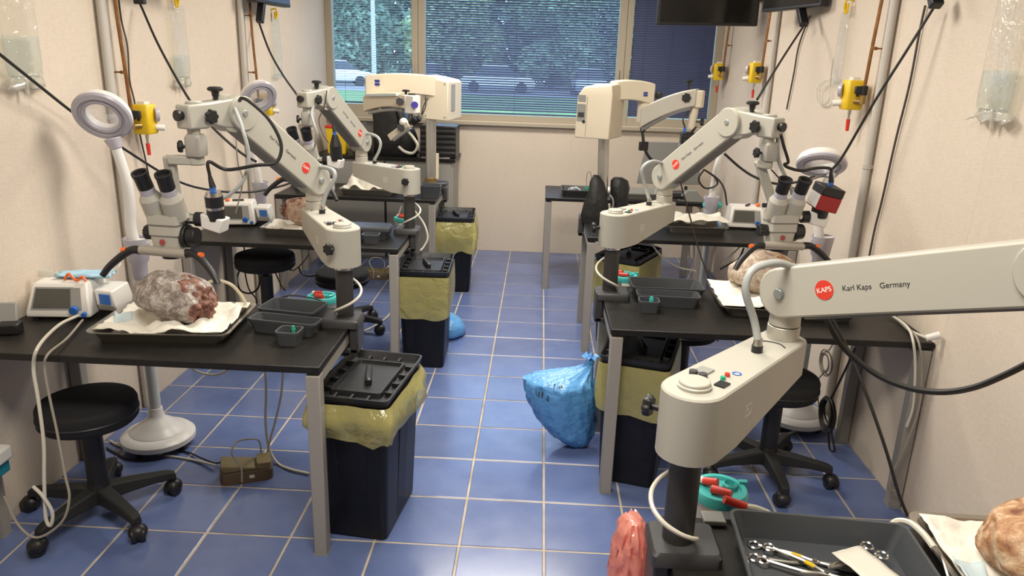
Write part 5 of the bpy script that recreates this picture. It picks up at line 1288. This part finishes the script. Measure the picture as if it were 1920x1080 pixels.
forceps(.605, 1.285, TT+.016, R(-30), 'steel retractor with toothed tips crossing the other instruments', .05, .20)
forceps(.665, 1.322, TT+.026, R(-150), 'short steel forceps with yellow band beside the white pouch', .035, .12)
forceps(.640, 1.268, TT+.006, R(15), 'plain steel scissors lying at the near side of the tray', .04, .15, False)
b = MB(); b.box((.712, 1.222, TT+.013), (.05, .03, .016), None, R(40)); b.cyl((.692, 1.205, TT+.012), (.737, 1.243, TT+.012), .006, n=8); solo('black_adapter', 'small black adapter lying beside the white pouch', 'adapter', b, BLK)
b = MB(); b.box((0, 0, 0), (.040, .012, .09)); b.box((0, -.02, .045), (.05, .045, .012)); solo('table_bracket', 'steel bracket clipped on the far edge of the forceps table', 'bracket', b, GREYP, (.425, 1.500, TT-.038), None, 0, bevel=.003)

# ================================================================== foot pedals
def pedal(x, y, rz, label):
    p = thing('foot_pedal', label, 'foot pedal', (x, y, 0), rz, 'khaki foot pedals')
    b = MB(); b.rr([(.105, .055, .03, 0), (.105, .055, .03, .045), (.098, .050, .028, .052)], n=5); build('housing', b, mat('brown_pedal_base', (.10, .065, .035), .5), p, angle=40)
    b = MB(); b.loft([[(-.09,-.045,.050),(.06,-.045,.050),(.06,.045,.050),(-.09,.045,.050)], [(-.10,-.05,.085),(.03,-.05,.062),(.03,.05,.062),(-.10,.05,.085)]]); build('treadle', b, PEDAL, p, bevel=.006)
    b = MB(); b.rr([(.030, .045, .012, .05), (.028, .043, .012, .075)], Matrix.Translation((.07, 0, 0))); build('heel_block', b, PEDAL, p)
    b = MB(); b.box((.02, -.0555, .028), (.02, .002, .014)); build('rating_plate', b, MARK, p)
    b = MB(); b.tube([(-.02, -.056, .01), (-.02, -.06, .08), (-.05, -.05, .14), (-.03, 0, .165), (.03, .02, .16), (.06, .055, .12), (.06, .056, .02)], .0038, 7, 6); build('carry_wire', b, mat('pale_wire', (.45, .42, .36), .4), p)
    return p
pedal(-1.170, 2.735, R(22), 'khaki foot pedal with wire guard under the pump table')
pd = PZ(706, 521, 0)
pedal(pd.x, pd.y, R(8), 'khaki foot pedal by the low stool')

# box strapped to the wall-side leg of the pump table
bx_ = thing('control_box', 'white box with teal label strapped to a leg of the pump table', 'control box', (-1.800, 2.195, .30))
b = MB(); b.box((-.04, 0, .065), (.14, .085, .05)); build('cover', b, WHITEP, bx_, bevel=.008)
b = MB(); b.box((-.045, 0, .015), (.115, .08, .05)); build('teal_base', b, mat('deep_teal', (.015, .22, .30), .45), bx_, bevel=.004)
b = MB(); b.box((-.055, -.041, .018), (.05, .002, .026)); build('white_sticker', b, WHITEP, bx_)

# ================================================================== wall services
def conduit(x, y, label, z0=.0, z1=CH, r=.018, sx=1):
    c = thing('wall_conduit', label, 'pipe', (x, y, z0), 0, 'grey wall conduits')
    b = MB(); b.cyl((0, 0, 0), (0, 0, z1-z0), r, n=16); b.cyl((sx*-.004, .034, 0), (sx*-.004, .034, z1-z0), r*.45, n=10); build('pipe', b, CONDUIT, c)
    for zz in (.55, 1.28, 2.2):
        b = MB(); b.cyl((0, 0, zz), (0, 0, zz+.02), r*1.18, n=16); b.box((-sx*(r*.5+.004), .015, zz+.01), (.03, .05, .02)); build('pipe_clip', b, CONDUIT, c)
    return c
conduit(LW+.024, 3.330, 'grey conduit on the wall behind the pump with the face mask', sx=1)
conduit(LW+.024, 4.880, 'grey conduit on the wall behind the aside-turned magnifier lamp', sx=1)
conduit(RW-.024, 3.545, 'grey conduit on the wall behind the level magnifier lamp', sx=-1)
conduit(RW-.024, 5.265, 'grey conduit on the wall near the closed blind', sx=-1)
def gas_point(px_, py_, sx, label, pipe_top=(0, 0)):
    X = LW+.075 if sx > 0 else RW-.075
    p = PX(px_, py_, X); y, z = p.y, p.z
    g = thing('suction_regulator', label, 'regulator', (X, y, z-.07), 0, 'yellow wall regulators')
    s = 1 if sx > 0 else 1
    b = MB(); b.rr([(.036, .042, .012, .0), (.040, .046, .014, .008), (.042, .048, .014, .125), (.036, .042, .012, .135)], n=4); build('housing', b, YELLOW, g, angle=40)
    b = MB(); b.cyl((sx*.036, .018, .088), (sx*.050, .030, .088), .034, n=24); build('gauge', b, LILAC, g, bevel=.003)
    b = MB(); b.cyl((sx*.050, .030, .088), (sx*.0515, .0312, .088), .027, n=24); build('gauge_dial', b, WHITEP, g)
    b = MB(); b.cyl((sx*.034, .020, .030), (sx*.070, .040, .026), .015, n=14); build('control_cap', b, WHITEP, g, bevel=.003)
    b = MB(); b.box((0, -.005, .141), (.035, .045, .014)); build('top_tab', b, WHITEP, g)
    b = MB(); b.box((-sx*.005, -.0482, .075), (.012, .003, .025)); build('mark', b, INK, g)
    b = MB(); b.cyl((0, 0, 0), (0, 0, -.022), .008, n=10); b.cyl((0, 0, -.022), (0, 0, -.045), .006, n=10); build('outlet', b, CHROME, g)
    b = MB(); b.cyl((0, 0, -.045), (.002, 0, -.10), .0095, .008, n=12); build('red_nozzle', b, RED, g)
    b = MB(); b.cyl((0, -.045, .04), (-sx*.02, -.078, .04), .013, n=12); b.cyl((-sx*.02, -.078, .03), (-sx*.02, -.078, .075), .013, n=12); build('elbow', b, BRASS, g)
    b = MB(); b.cyl((-sx*.02, -.078, .070), (-sx*.02, -.078, .112), .017, n=12); b.box((sx*.006, -.078, .092), (.03, .02, .035)); build('valve', b, BLK, g, bevel=.003)
    b = MB(); b.tube([(-sx*.02, -.078, .10), (-sx*.025, -.080, .30), (-sx*.035, -.080, .60), (-sx*.035, -.080, CH-(z-.07))], .0085, 8, 4); build('copper_pipe', b, COPPER, g)
    for zz in (.27, .62):
        b = MB(); b.cyl((-sx*.035, -.080, zz), (-sx*.035, -.080, zz+.014), .013, n=10); b.cyl((-sx*.035, -.080, zz+.007), (-sx*.074, -.080, zz+.007), .004, n=8); build('pipe_clip', b, COPPER, g)
    return Vector((X, y, z))
ga = gas_point(272, 222, 1, 'yellow regulator on a copper pipe beside the white magnifier head over the pump table')
gb = gas_point(499, 196, 1, 'yellow regulator mostly hidden behind the aside-turned magnifier head')
gc = gas_point(1598, 177, -1, 'yellow regulator on a copper pipe above the level magnifier head')
gd = gas_point(1416, 136, -1, 'yellow regulator above the neck of the microscope with red box camera')
ge = gas_point(1347, 134, -1, 'yellow regulator beside the closed navy blind')

def iv_bag(px_, py_, sx, w, z0, z1, lvl, label, hook=False, port=True):
    """px_, py_ : pixel of the bag's lower edge centre"""
    X = LW+.045 if sx > 0 else RW-.045
    p = PX(px_, py_, X); y = p.y
    X = LW+.03 if sx > 0 else RW-.03
    g = thing('infusion_bag', label, 'infusion bag', (X, y, z0), 0, 'infusion bags hung on the walls')
    H = z1-z0
    def ring(z, hw, th): return [(th*math.sin(a), hw*math.copysign(abs(math.cos(a))**.55, math.cos(a)), z) for a in [2*math.pi*k/24 for k in range(24)]]
    b = MB(); b.loft([ring(0, w*.40, .004), ring(.012, w*.48, .009), ring(.05, w*.50, .015), ring(max(lvl, .06), w*.50, .013), ring(H*.7, w*.495, .005), ring(H-.03, w*.48, .004), ring(H, w*.44, .002)]); build('film', b, CLEAR, g, angle=50)
    b = MB(); b.loft([ring(.004, w*.39, .003), ring(.014, w*.47, .008), ring(max(.02, lvl*.4), w*.485, .0135), ring(max(lvl, .03), w*.485, .0115)]); build('saline', b, WATER, g, angle=50)
    if port:
        b = MB(); b.grid(8, 3, lambda u, v: Vector((.010*math.sin(u*14+v*3)*(.4+v), (u-.5)*w*(.75+.5*v), .012-.05*v*(.6+.5*abs(math.sin(u*7)))))); build('bottom_seal', b, CANI, g, solid=.002)
        b = MB(); b.cyl((0, -.012, 0), (.004, -.012, -.055), .007, n=10); b.cyl((0, .03, .0), (.0, .034, -.035), .008, n=10); build('port', b, CANI, g)
        b = MB(); b.tube([(.004, -.012, -.05), (.006, -.012, -.25), (.0, -.01, -.5), (0, .0, -.8)], .0018, 6, 5); build('drip_line', b, CLEAR, g)
    if hook:
        b = MB(); b.tube([(-sx*.03, 0, H+.05), (sx*.005, 0, H+.055), (sx*.012, 0, H+.02), (.0, 0, H-.015)], .006, 8, 5); b.box((0, 0, H+.012), (.012, .03, .05)); build('yellow_hanger', b, YELLOW, g, bevel=.003)
    return g
iv_bag(58, 150, 1, .20, 1.585, 2.06, .150, 'large half-empty infusion bag hanging above the pump with the face mask', hook=True)
iv_bag(1850, 212, -1, .20, 1.590, 2.10, .135, 'large infusion bag hanging above the forceps table', hook=True)
iv_bag(349, 148, 1, .17, 1.560, 1.930, .120, 'infusion bag on a yellow hanger above the barrel camera microscope', hook=True)
iv_bag(528, 168, 1, .16, 1.540, 1.950, .012, 'empty infusion bag on a yellow hanger in front of the narrow window', hook=True, port=False)
iv_bag(1556, 190, -1, .13, 1.640, 2.000, .012, 'empty infusion bag with coiled line on a yellow hanger', hook=True, port=False)
b = MB()
for k in range(2):
    b.tube([PX(1548+6*k, 150, RW-.03), PX(1533+5*k, 165, RW-.03), PX(1534+4*k, 190, RW-.025), PX(1545+3*k, 196, RW-.02), PX(1554+2*k, 185, RW-.02), PX(1556, 160, RW-.02), PX(1562, 110, RW-.03)], .0028, 6, 6)
solo('infusion_line', 'clear coiled infusion line under the empty bag with the yellow hanger', 'tubing', b, CANI)

# wall monitors
def monitor(label, corners, depth, arm_from, arm_to, plug=None):
    """corners: bottom edge p0-p1 and upward vector"""
    p0, p1, up = [Vector(c) for c in corners]
    g = thing('wall_monitor', label, 'monitor', (arm_from[0], arm_from[1], arm_from[2]), 0, 'wall monitors')
    n = (p1-p0).cross(up).normalized()*depth
    b = MB(); b.loft([[p0, p1, p1+up, p0+up], [p0+n, p1+n, p1+up+n, p0+up+n]]); pn = build('panel', b, BLK, g, world=True, bevel=.006)
    e = (p1-p0)*.03; f = up.normalized()*.018; m_ = n.normalized()*.0025
    b = MB(); b.loft([[p_+n for p_ in (p0+e+f, p1-e+f, p1-e+up-f, p0+e+up-f)], [p_+n for p_ in (p0+e+f+m_, p1-e+f+m_, p1-e+up-f+m_, p0+e+up-f+m_)]]); build('screen', b, mat('glossy_black_screen', (.012, .011, .010), .12), g, world=True)
    b = MB(); b.beam(arm_from, arm_to, .05, .05); b.box(Vector(arm_to), (.1, .1, .1)); build('mount_arm', b, CHAR, g, world=True, bevel=.004)
    b = MB(); b.box((Vector(arm_from)), (.03, .12, .16)); build('wall_plate', b, CHAR, g, world=True)
    if plug:
        b = MB(); b.beam(plug[0], plug[1], .035, .045, (1, 0, 0)); build('hanging_connector', b, BLK, g, world=True, bevel=.005)
    return g
monitor('black wall monitor in front of the closed navy blind', (PY(1229, 47, 5.55), PY(1417, 50, 5.55), (0, .02, .44)), .045, (RW-.015, 5.75, 2.25), (1.15, 5.64, 2.22))
q0 = PY(1441, 24, 5.00); q1 = PY(1554, 13, 4.36)
monitor('black wall monitor tipped down beside the yellow hanger with coiled line', (q0, q1, (.015, .02, .44)), .05, (RW-.015, 4.72, 2.25), (1.475, 4.70, 2.22), (PX(1500, 8, 1.45), PX(1508, 47, 1.45)))
monitor('black wall monitor above the level magnifier lamp', ((1.43, 3.30, 2.075), (1.47, 2.70, 2.075), (.02, .02, .40)), .05, (RW-.015, 3.0, 2.25), (1.475, 3.0, 2.2), (PX(1752, -12, 1.46), PX(1756, 12, 1.46)))
monitor('black wall monitor above the pump with the face mask', ((-1.83, 3.25, 2.00), (-1.77, 3.85, 2.00), (-.015, 0, .40)), .05, (LW+.015, 3.62, 2.25), (-1.84, 3.62, 2.2), (PX(258, -30, -1.80), PX(263, 8, -1.80)))
monitor('black wall monitor with grey flank beside the narrow window', ((-1.845, 4.86, 2.005), (-1.79, 5.36, 2.005), (-.008, 0, .40)), .06, (LW+.015, 5.24, 2.25), (-1.855, 5.24, 2.2), (PX(493, -14, -1.80), PX(487, 42, -1.80)))

# ================================================================== cables and hoses
def cable(label, pts, r, m=CABLE, name='cable', cat='cable', n=8, sub=8):
    b = MB(); b.tube(pts, r, n, sub); return solo(name, label, cat, b, m)
Yp = lambda x, y, Y: PY(x, y, Y)
# left side
cable('thick black cable sagging along the wall behind the pump and the specimen microscope', [Yp(-40, 70, 2.50), Yp(60, 150, 2.72), Yp(142, 215, 2.98), Yp(228, 276, 3.16), Yp(330, 338, 3.42), Yp(400, 357, 3.72), Yp(470, 360, 4.02), Yp(530, 348, 4.20), Yp(562, 334, 4.26)], .0058)
cable('black cable from the wall monitor down to the neck of the barrel camera microscope', [Yp(263, 8, 3.62), Yp(300, 90, 3.45), Yp(357, 190, 3.20), Yp(400, 240, 3.12), Yp(450, 285, 3.08), Yp(480, 303, 3.05)], .0055)
cable('black cable from the wall monitor down to the bullet camera microscope', [Yp(484, 38, 5.15), Yp(505, 95, 4.95), Yp(530, 140, 4.7), Yp(557, 178, 4.30)], .0065)
cable('thin black wire down the wall beside the yellow regulator by the magnifier', [PX(222, -5, LW+.02), PX(228, 40, LW+.012), PX(239, 88, LW+.012), PX(243, 150, LW+.012), PX(252, 190, LW+.012), PX(262, 250, LW+.012), PX(273, 300, LW+.012), PX(282, 345, LW+.012)], .004, WIRE)
cable('black camera cable looping from the barrel camera to the microscope arm', [scope_a[1], scope_a[1]+Vector((0, 0, .05)), Yp(425, 318, 2.50), Yp(480, 310, 2.50), Yp(518, 304, 2.53), Yp(527, 270, 2.55), Yp(505, 225, 2.55), Yp(470, 192, 2.55), Yp(454, 184, 2.555), Yp(449, 189, 2.585)], .006)
cable('grey flexible light guide hanging beside the barrel camera', [Yp(440, 203, 2.605), Yp(454, 240, 2.55), Yp(466, 290, 2.54), Yp(458, 335, 2.53), Yp(434, 362, 2.52), Yp(410, 376, 2.51)], .0065, HOSE, 'light_cable')
cable('thin brown wire hanging behind the barrel camera microscope', [Yp(443, 225, 3.0), Yp(443, 270, 3.0), Yp(447, 310, 3.0), Yp(455, 340, 3.0), Yp(442, 400, 3.0)], .0028, GWIRE)
cable('thick milky tube from the pump front over the table edge to the floor', [Yp(146, 592, 2.55), Yp(110, 610, 2.42), Yp(72, 650, 2.215), Yp(63, 690, 2.205), Yp(72, 750, 2.18), Yp(82, 830, 2.15), Yp(83, 900, 2.125), Yp(86, 970, 2.105), Yp(95, 985, 2.10), Yp(98, 960, 2.105), Yp(80, 930, 2.11), Yp(62, 912, 2.12)], .0058, TUBE, 'tubing', 'tubing')
cable('thinner grey tube from the pump over the table edge down to the stool', [Yp(155, 600, 2.55), Yp(125, 635, 2.36), Yp(90, 664, 2.212), Yp(84, 690, 2.205), Yp(92, 740, 2.19), Yp(107, 810, 2.16), Yp(122, 890, 2.12), Yp(130, 935, 2.10), Yp(115, 980, 2.085), Yp(70, 1008, 2.08), Yp(35, 985, 2.09), Yp(8, 930, 2.11)], .0042, GWIRE, 'tubing', 'tubing')
cable('thin black cord running on the floor from the lamp base to the foot pedal', [PZ(200, 840, .006), PZ(214, 848, .006), PZ(240, 860, .006), PZ(285, 861, .007), PZ(308, 853, .0165), PZ(330, 845, .007), PZ(355, 849, .007), PZ(378, 859, .0165), PZ(402, 868, .007), PZ(418, 866, .03)], .004, CABLE, 'cord', 'cord')
cable('milky cable lying on the floor behind the foot pedal', [PZ(206, 826, .006), PZ(226, 836, .006), PZ(300, 852, .006), PZ(360, 862, .006), PZ(405, 873, .02)], .0055, TUBE)
cable('milky tube hanging from the pump table down to the foot pedal', [Yp(497, 690, 2.845), Yp(499, 730, 2.87), Yp(498, 790, 2.88), Yp(504, 838, 2.88), PZ(520, 868, .008), PZ(545, 880, .008), PZ(580, 888, .008)], .0058, TUBE, 'tubing', 'tubing')
cable('second milky tube hanging straight under the pump table', [Yp(531, 692, 2.845), Yp(527, 740, 2.86), Yp(516, 790, 2.865), Yp(506, 826, 2.86), Yp(500, 856, 2.845)], .0050, TUBE, 'tubing', 'tubing')
cable('milky tube sagging under the pump table by the wall', [Yp(356, 688, 2.78), Yp(370, 697, 2.80), Yp(395, 703, 2.82), Yp(415, 700, 2.82), Yp(430, 692, 2.82)], .005, TUBE, 'tubing', 'tubing')
cable('cream suction tube arching out of the tray of the grey frosted specimen', [Yp(378, 535, 2.66), Yp(405, 526, 2.68), Yp(432, 533, 2.69), Yp(450, 551, 2.70), Yp(460, 569, 2.70), Yp(455, 579, 2.685)], .0062, mat('cream_tube', (.55, .49, .34), .35), 'suction_tube', 'tubing')
cable('thin black lead arching over the trays of the pump table', [Yp(501, 577, 2.815), Yp(513, 563, 2.815), Yp(545, 554, 2.815), Yp(580, 558, 2.815), Yp(606, 566, 2.815), Yp(613, 578, 2.815)], .0035, CHAR, 'cable', 'cable')
# tangle below the second table
for k, (l, pts, r, m_) in enumerate((
    ('black cord coiled in a ring below the table beside two stools', [(475, 495), (455, 500), (445, 520), (450, 543), (468, 550), (484, 540), (486, 518), (478, 500), (470, 496)], .006, CABLE),
    ('grey wire dropping straight behind the coiled black cord', [(458, 462), (458, 500), (466, 540), (480, 560), (482, 575)], .005, WIRE),
    ('grey wire slanting behind the raised stool', [(510, 400), (490, 450), (465, 490), (455, 510)], .004, GWIRE),
    ('dark wire hooked around the column of the raised stool', [(505, 470), (512, 500), (525, 530), (535, 545)], .005, WIRE),
    ('brown wires bundled by the wall near the raised stool', [(495, 470), (490, 500), (500, 530), (495, 560)], .006, GWIRE),
    ('white wire bundle hanging near the raised stool', [(520, 470), (530, 500), (528, 530), (533, 545)], .006, TUBE),
    ('black cord sagging behind the raised stool to the low one', [(560, 500), (565, 512), (580, 518), (595, 515)], .006, CABLE),
    ('thin dark wire running from the raised stool to the wall', [(580, 475), (570, 490), (560, 500), (550, 508)], .004, WIRE))):
    cable(l, [Yp(x, y, 4.50+.018*k) for x, y in pts], r, m_)
cable('cream tube curving from the microscope clamp by the bin with smooth liner', [Yp(778, 396, 4.42), Yp(795, 420, 4.40), Yp(802, 445, 4.38), Yp(795, 462, 4.36), Yp(788, 470, 4.34)], .006, TUBE, 'tubing', 'tubing')
cable('grey tube lying on the floor between the two tables by the bins', [PZ(680, 622, .006), PZ(702, 611, .006), PZ(724, 596, .006), PZ(737, 580, .006)], .006, TUBE, 'tubing', 'tubing')
cable('white tube dropping from the table to the khaki pedal by the low stool', [Vector((-.985, 5.40, .712)), Yp(744, 420, 5.37), Yp(741, 468, 5.36), Yp(735, 492, 5.36), Yp(724, 503, 5.37), Vector((pd.x+.072, pd.y+.012, .072))], .005, TUBE, 'tubing', 'tubing')
cable('thin red and black wires hanging from the bullet camera microscope', [Yp(613, 170, 4.05), Yp(608, 200, 4.05), Yp(598, 225, 4.04), Yp(605, 250, 4.02), Yp(616, 268, 4.0)], .003, WIRE)
cable('grey light guide curling beside the bullet camera', [Yp(589, 196, 3.985), Yp(584, 213, 3.905), Yp(588, 230, 3.88), Yp(594, 250, 3.88), Yp(590, 276, 3.92)], .006, HOSE, 'light_cable')
# right side
cable('thick black cable slanting from the wall monitor to the level magnifier head', [Yp(1752, 12, 3.13), Yp(1700, 95, 3.17), Yp(1640, 190, 3.24), Yp(1582, 290, 3.33), Yp(1560, 318, 3.36)], .006)
cable('black cable sagging behind the microscope with red box camera', [Yp(1358, 288, 3.42), Yp(1390, 316, 3.40), Yp(1420, 334, 3.38), Yp(1460, 345, 3.36), Yp(1500, 340, 3.34), Yp(1528, 330, 3.33)], .0055)
cable('black cable from the neck to the red box camera', [scope_c[1]-Vector((0, 0, .004)), scope_c[1]+Vector((-.006, 0, .018)), Yp(1532, 315, 3.04), Yp(1503, 320, 3.04), Yp(1478, 314, 3.03), Yp(1471, 308, 3.02), Yp(1478, 303, 3.02), Yp(1470, 275, 3.0), Yp(1464, 252, 2.98)], .0062)
cable('thin brown wire sagging to the red box camera', [scope_c[1]+Vector((.020, .020, -.068)), scope_c[1]+Vector((.020, .030, -.03)), scope_c[1]+Vector((-.01, .075, -.025)), scope_c[1]+Vector((-.07, .09, -.06)), Yp(1500, 357, 3.12), Yp(1470, 342, 3.12), Yp(1446, 318, 3.08)], .003, WIRE)
cable('black cable from the tipped wall monitor to the head of the red camera microscope', [PX(1508, 47, 1.44), Yp(1470, 105, 4.2), Yp(1420, 186, 3.5)], .006)
cable('thin dark wire down the wall behind the level magnifier lamp', [PX(1735, 10, RW-.012), PX(1724, 60, RW-.012), PX(1705, 160, RW-.012), PX(1680, 260, RW-.012), PX(1655, 370, RW-.012), PX(1640, 430, RW-.012), PX(1630, 480, RW-.012)], .005, WIRE)
cable('thin dark wire down the wall behind the tipped monitor', [PX(1518, 30, RW-.012), PX(1498, 85, RW-.012), PX(1488, 140, RW-.012), PX(1475, 205, RW-.012)], .005, WIRE)
cable('thick black cable sagging from the long microscope arm to the wall end', [Yp(1545, 590, 1.72), Yp(1580, 650, 1.66), Yp(1640, 700, 1.58), Yp(1700, 726, 1.52), Yp(1760, 735, 1.47), Yp(1820, 728, 1.42), Yp(1880, 705, 1.38), Yp(1960, 665, 1.33)], .0068)
cable('thin black cord dropping from the table end to the floor by the forceps table', [Yp(1562, 600, 2.72), Yp(1592, 660, 2.68), Yp(1625, 740, 2.60), Yp(1660, 840, 2.52), Yp(1685, 925, 2.48), Yp(1702, 968, 2.46)], .0062)
cable('milky tubes hanging over the table end by the wall', [Yp(1670, 590, 2.95), Yp(1700, 612, 2.80), Yp(1712, 640, 2.715), Yp(1716, 690, 2.71), Yp(1712, 760, 2.71), Yp(1700, 800, 2.71)], .005, TUBE, 'tubing', 'tubing')
cable('second milky tube hanging over the table end by the wall', [Yp(1684, 596, 2.97), Yp(1704, 616, 2.84), Yp(1722, 640, 2.712), Yp(1728, 690, 2.705), Yp(1724, 760, 2.70), Yp(1700, 830, 2.70), Yp(1672, 890, 2.70), Yp(1668, 915, 2.70), Yp(1690, 925, 2.70)], .004, GWIRE, 'tubing', 'tubing')
cable('milky tube lying to the white end fitting at the table corner', [PZ(1665, 585, TT+.02), PZ(1690, 605, TT+.008), PZ(1706, 620, TT+.008), PX(1738, 633.5, RW-.058)], .006, TUBE, 'tubing', 'tubing')
b = MB(); pa, pb = PX(1736, 634, RW-.060), PX(1762, 628, RW-.016); b.cyl(pa, pb, .012, .014, n=12); solo('tube_fitting', 'white tube end fitting poking over the table corner by the wall', 'fitting', b, WHITEP)
b = MB()
for k in range(5):
    a0 = .5*k; c = PX(1550, 778, 1.40); pts = [(c.x+.01*math.sin(k*2), c.y+(.085-.006*k)*math.cos(a+a0), c.z+(.085-.008*k)*math.sin(a+a0)+.004*k) for a in [2*math.pi*j/14 for j in range(15)]]; b.tube(pts, .005, 6, 3)
c = PX(1556, 785, 1.40); b.tube([(c.x, c.y, c.z), (c.x+.01, c.y-.04, c.z-.08), (c.x+.02, c.y-.06, c.z-.13), (c.x+.01, c.y-.03, c.z-.14), (c.x, c.y-.01, c.z-.06)], .005, 6, 5)
b.tube([(c.x, c.y+.03, c.z+.08), (c.x+.03, c.y+.02, c.z+.20), (c.x+.05, c.y-.02, c.z+.36)], .005, 6, 5)
solo('cable_coil', 'black cord coiled and hung low by the table leg at the wall', 'cord', b, CABLE)
b = MB()
for k in range(4):
    c = PX(1548, 680, 1.42); pts = [(c.x+.008*math.sin(k*2), c.y+(.075-.01*k)*math.cos(a+k), c.z+(.062-.008*k)*math.sin(a+k)) for a in [2*math.pi*j/14 for j in range(15)]]; b.tube(pts, .0035, 6, 3)
c = PX(1548, 680, 1.42); b.tube([(c.x, c.y, c.z-.05), (c.x-.02, c.y+.03, c.z-.13), (c.x, c.y+.02, c.z-.2), (c.x+.01, c.y, c.z-.26)], .0035, 6, 5); b.tube([(c.x, c.y, c.z+.05), (c.x+.02, c.y, c.z+.10), (c.x+.02, c.y-.02, c.z+.16)], .0035, 6, 5)
solo('cable_coil', 'thin grey cord coiled and hung just below the tabletop at the wall', 'cord', b, GWIRE)
for k, (l, pts, r, m_) in enumerate((
    ('white tube slanting down behind the trays above the blue bag', [(1218, 452), (1240, 480), (1270, 500), (1305, 508)], .006, TUBE),
    ('white tube dropping straight behind the cream specimen table', [(1345, 455), (1338, 485), (1335, 510)], .006, TUBE),
    ('dark cords tangled below the pump with the pen', [(1395, 465), (1385, 485), (1368, 495), (1350, 505)], .006, CABLE),
    ('pale wire slanting under the pump with the pen', [(1390, 460), (1370, 480), (1352, 495)], .005, TUBE),
    ('white tube hanging near the leg behind the cream specimen', [(1302, 455), (1300, 490), (1290, 520), (1280, 540)], .006, TUBE),
    ('second white tube hanging near the leg behind the cream specimen', [(1292, 455), (1294, 490), (1304, 515), (1298, 535)], .005, TUBE))):
    cable(l, [Yp(x, y, 4.45+.018*k) for x, y in pts], r, m_)
cable('thin dark wire from the arm down in front of the bulky drape', [Yp(1275, 338, 3.36), Yp(1282, 365, 3.40), Yp(1292, 400, 3.44), Yp(1302, 440, 3.46), Yp(1314, 480, 3.47), Yp(1328, 520, 3.47), Yp(1340, 575, 3.47), Yp(1346, 640, 3.47)], .0034, WIRE)
cable('black loop of cable round the magnifier stem behind the white pump', [Yp(1320, 318, 4.95), Yp(1310, 335, 4.95), Yp(1318, 350, 4.95), Yp(1330, 353, 4.95), Yp(1345, 345, 4.95), Yp(1340, 332, 4.95), Yp(1320, 318, 4.95), Yp(1345, 335, 4.9), Yp(1358, 355, 4.85), Yp(1363, 385, 4.82)], .006)
cable('milky suction tube with a steel tip in the tray of the orange brown specimen', [PZ(1668, 990, TT+.045), Yp(1680, 978, 1.44), Yp(1705, 980, 1.42), Yp(1730, 1000, 1.38), Yp(1752, 1028, 1.335)], .0072, TUBE, 'suction_tube', 'tubing')
cable('thin steel suction tip with yellow sleeve', [Yp(1750, 1025, 1.337), Yp(1765, 1045, 1.31), Yp(1778, 1085, 1.27)], .0045, CHROME, 'suction_tip', 'suction tip')
cable('milky tube with red end leaving the canister behind the forceps table', [Yp(1394, 949, 1.508), Yp(1420, 953, 1.512), Yp(1448, 968, 1.520), Yp(1462, 1000, 1.526)], .0068, TUBE, 'tubing', 'tubing')
b = MB(); b.cyl(Yp(1358, 936, 1.508), Yp(1398, 950, 1.508), .0095, n=12); solo('red_connector', 'red tube connector beside the canister behind the forceps table', 'connector', b, RED)
cable('milky cable on the floor around the base of the level magnifier lamp', [PZ(1445, 812, .007), PZ(1470, 815, .007), PZ(1495, 805, .007), PZ(1512, 790, .007)], .006, TUBE)
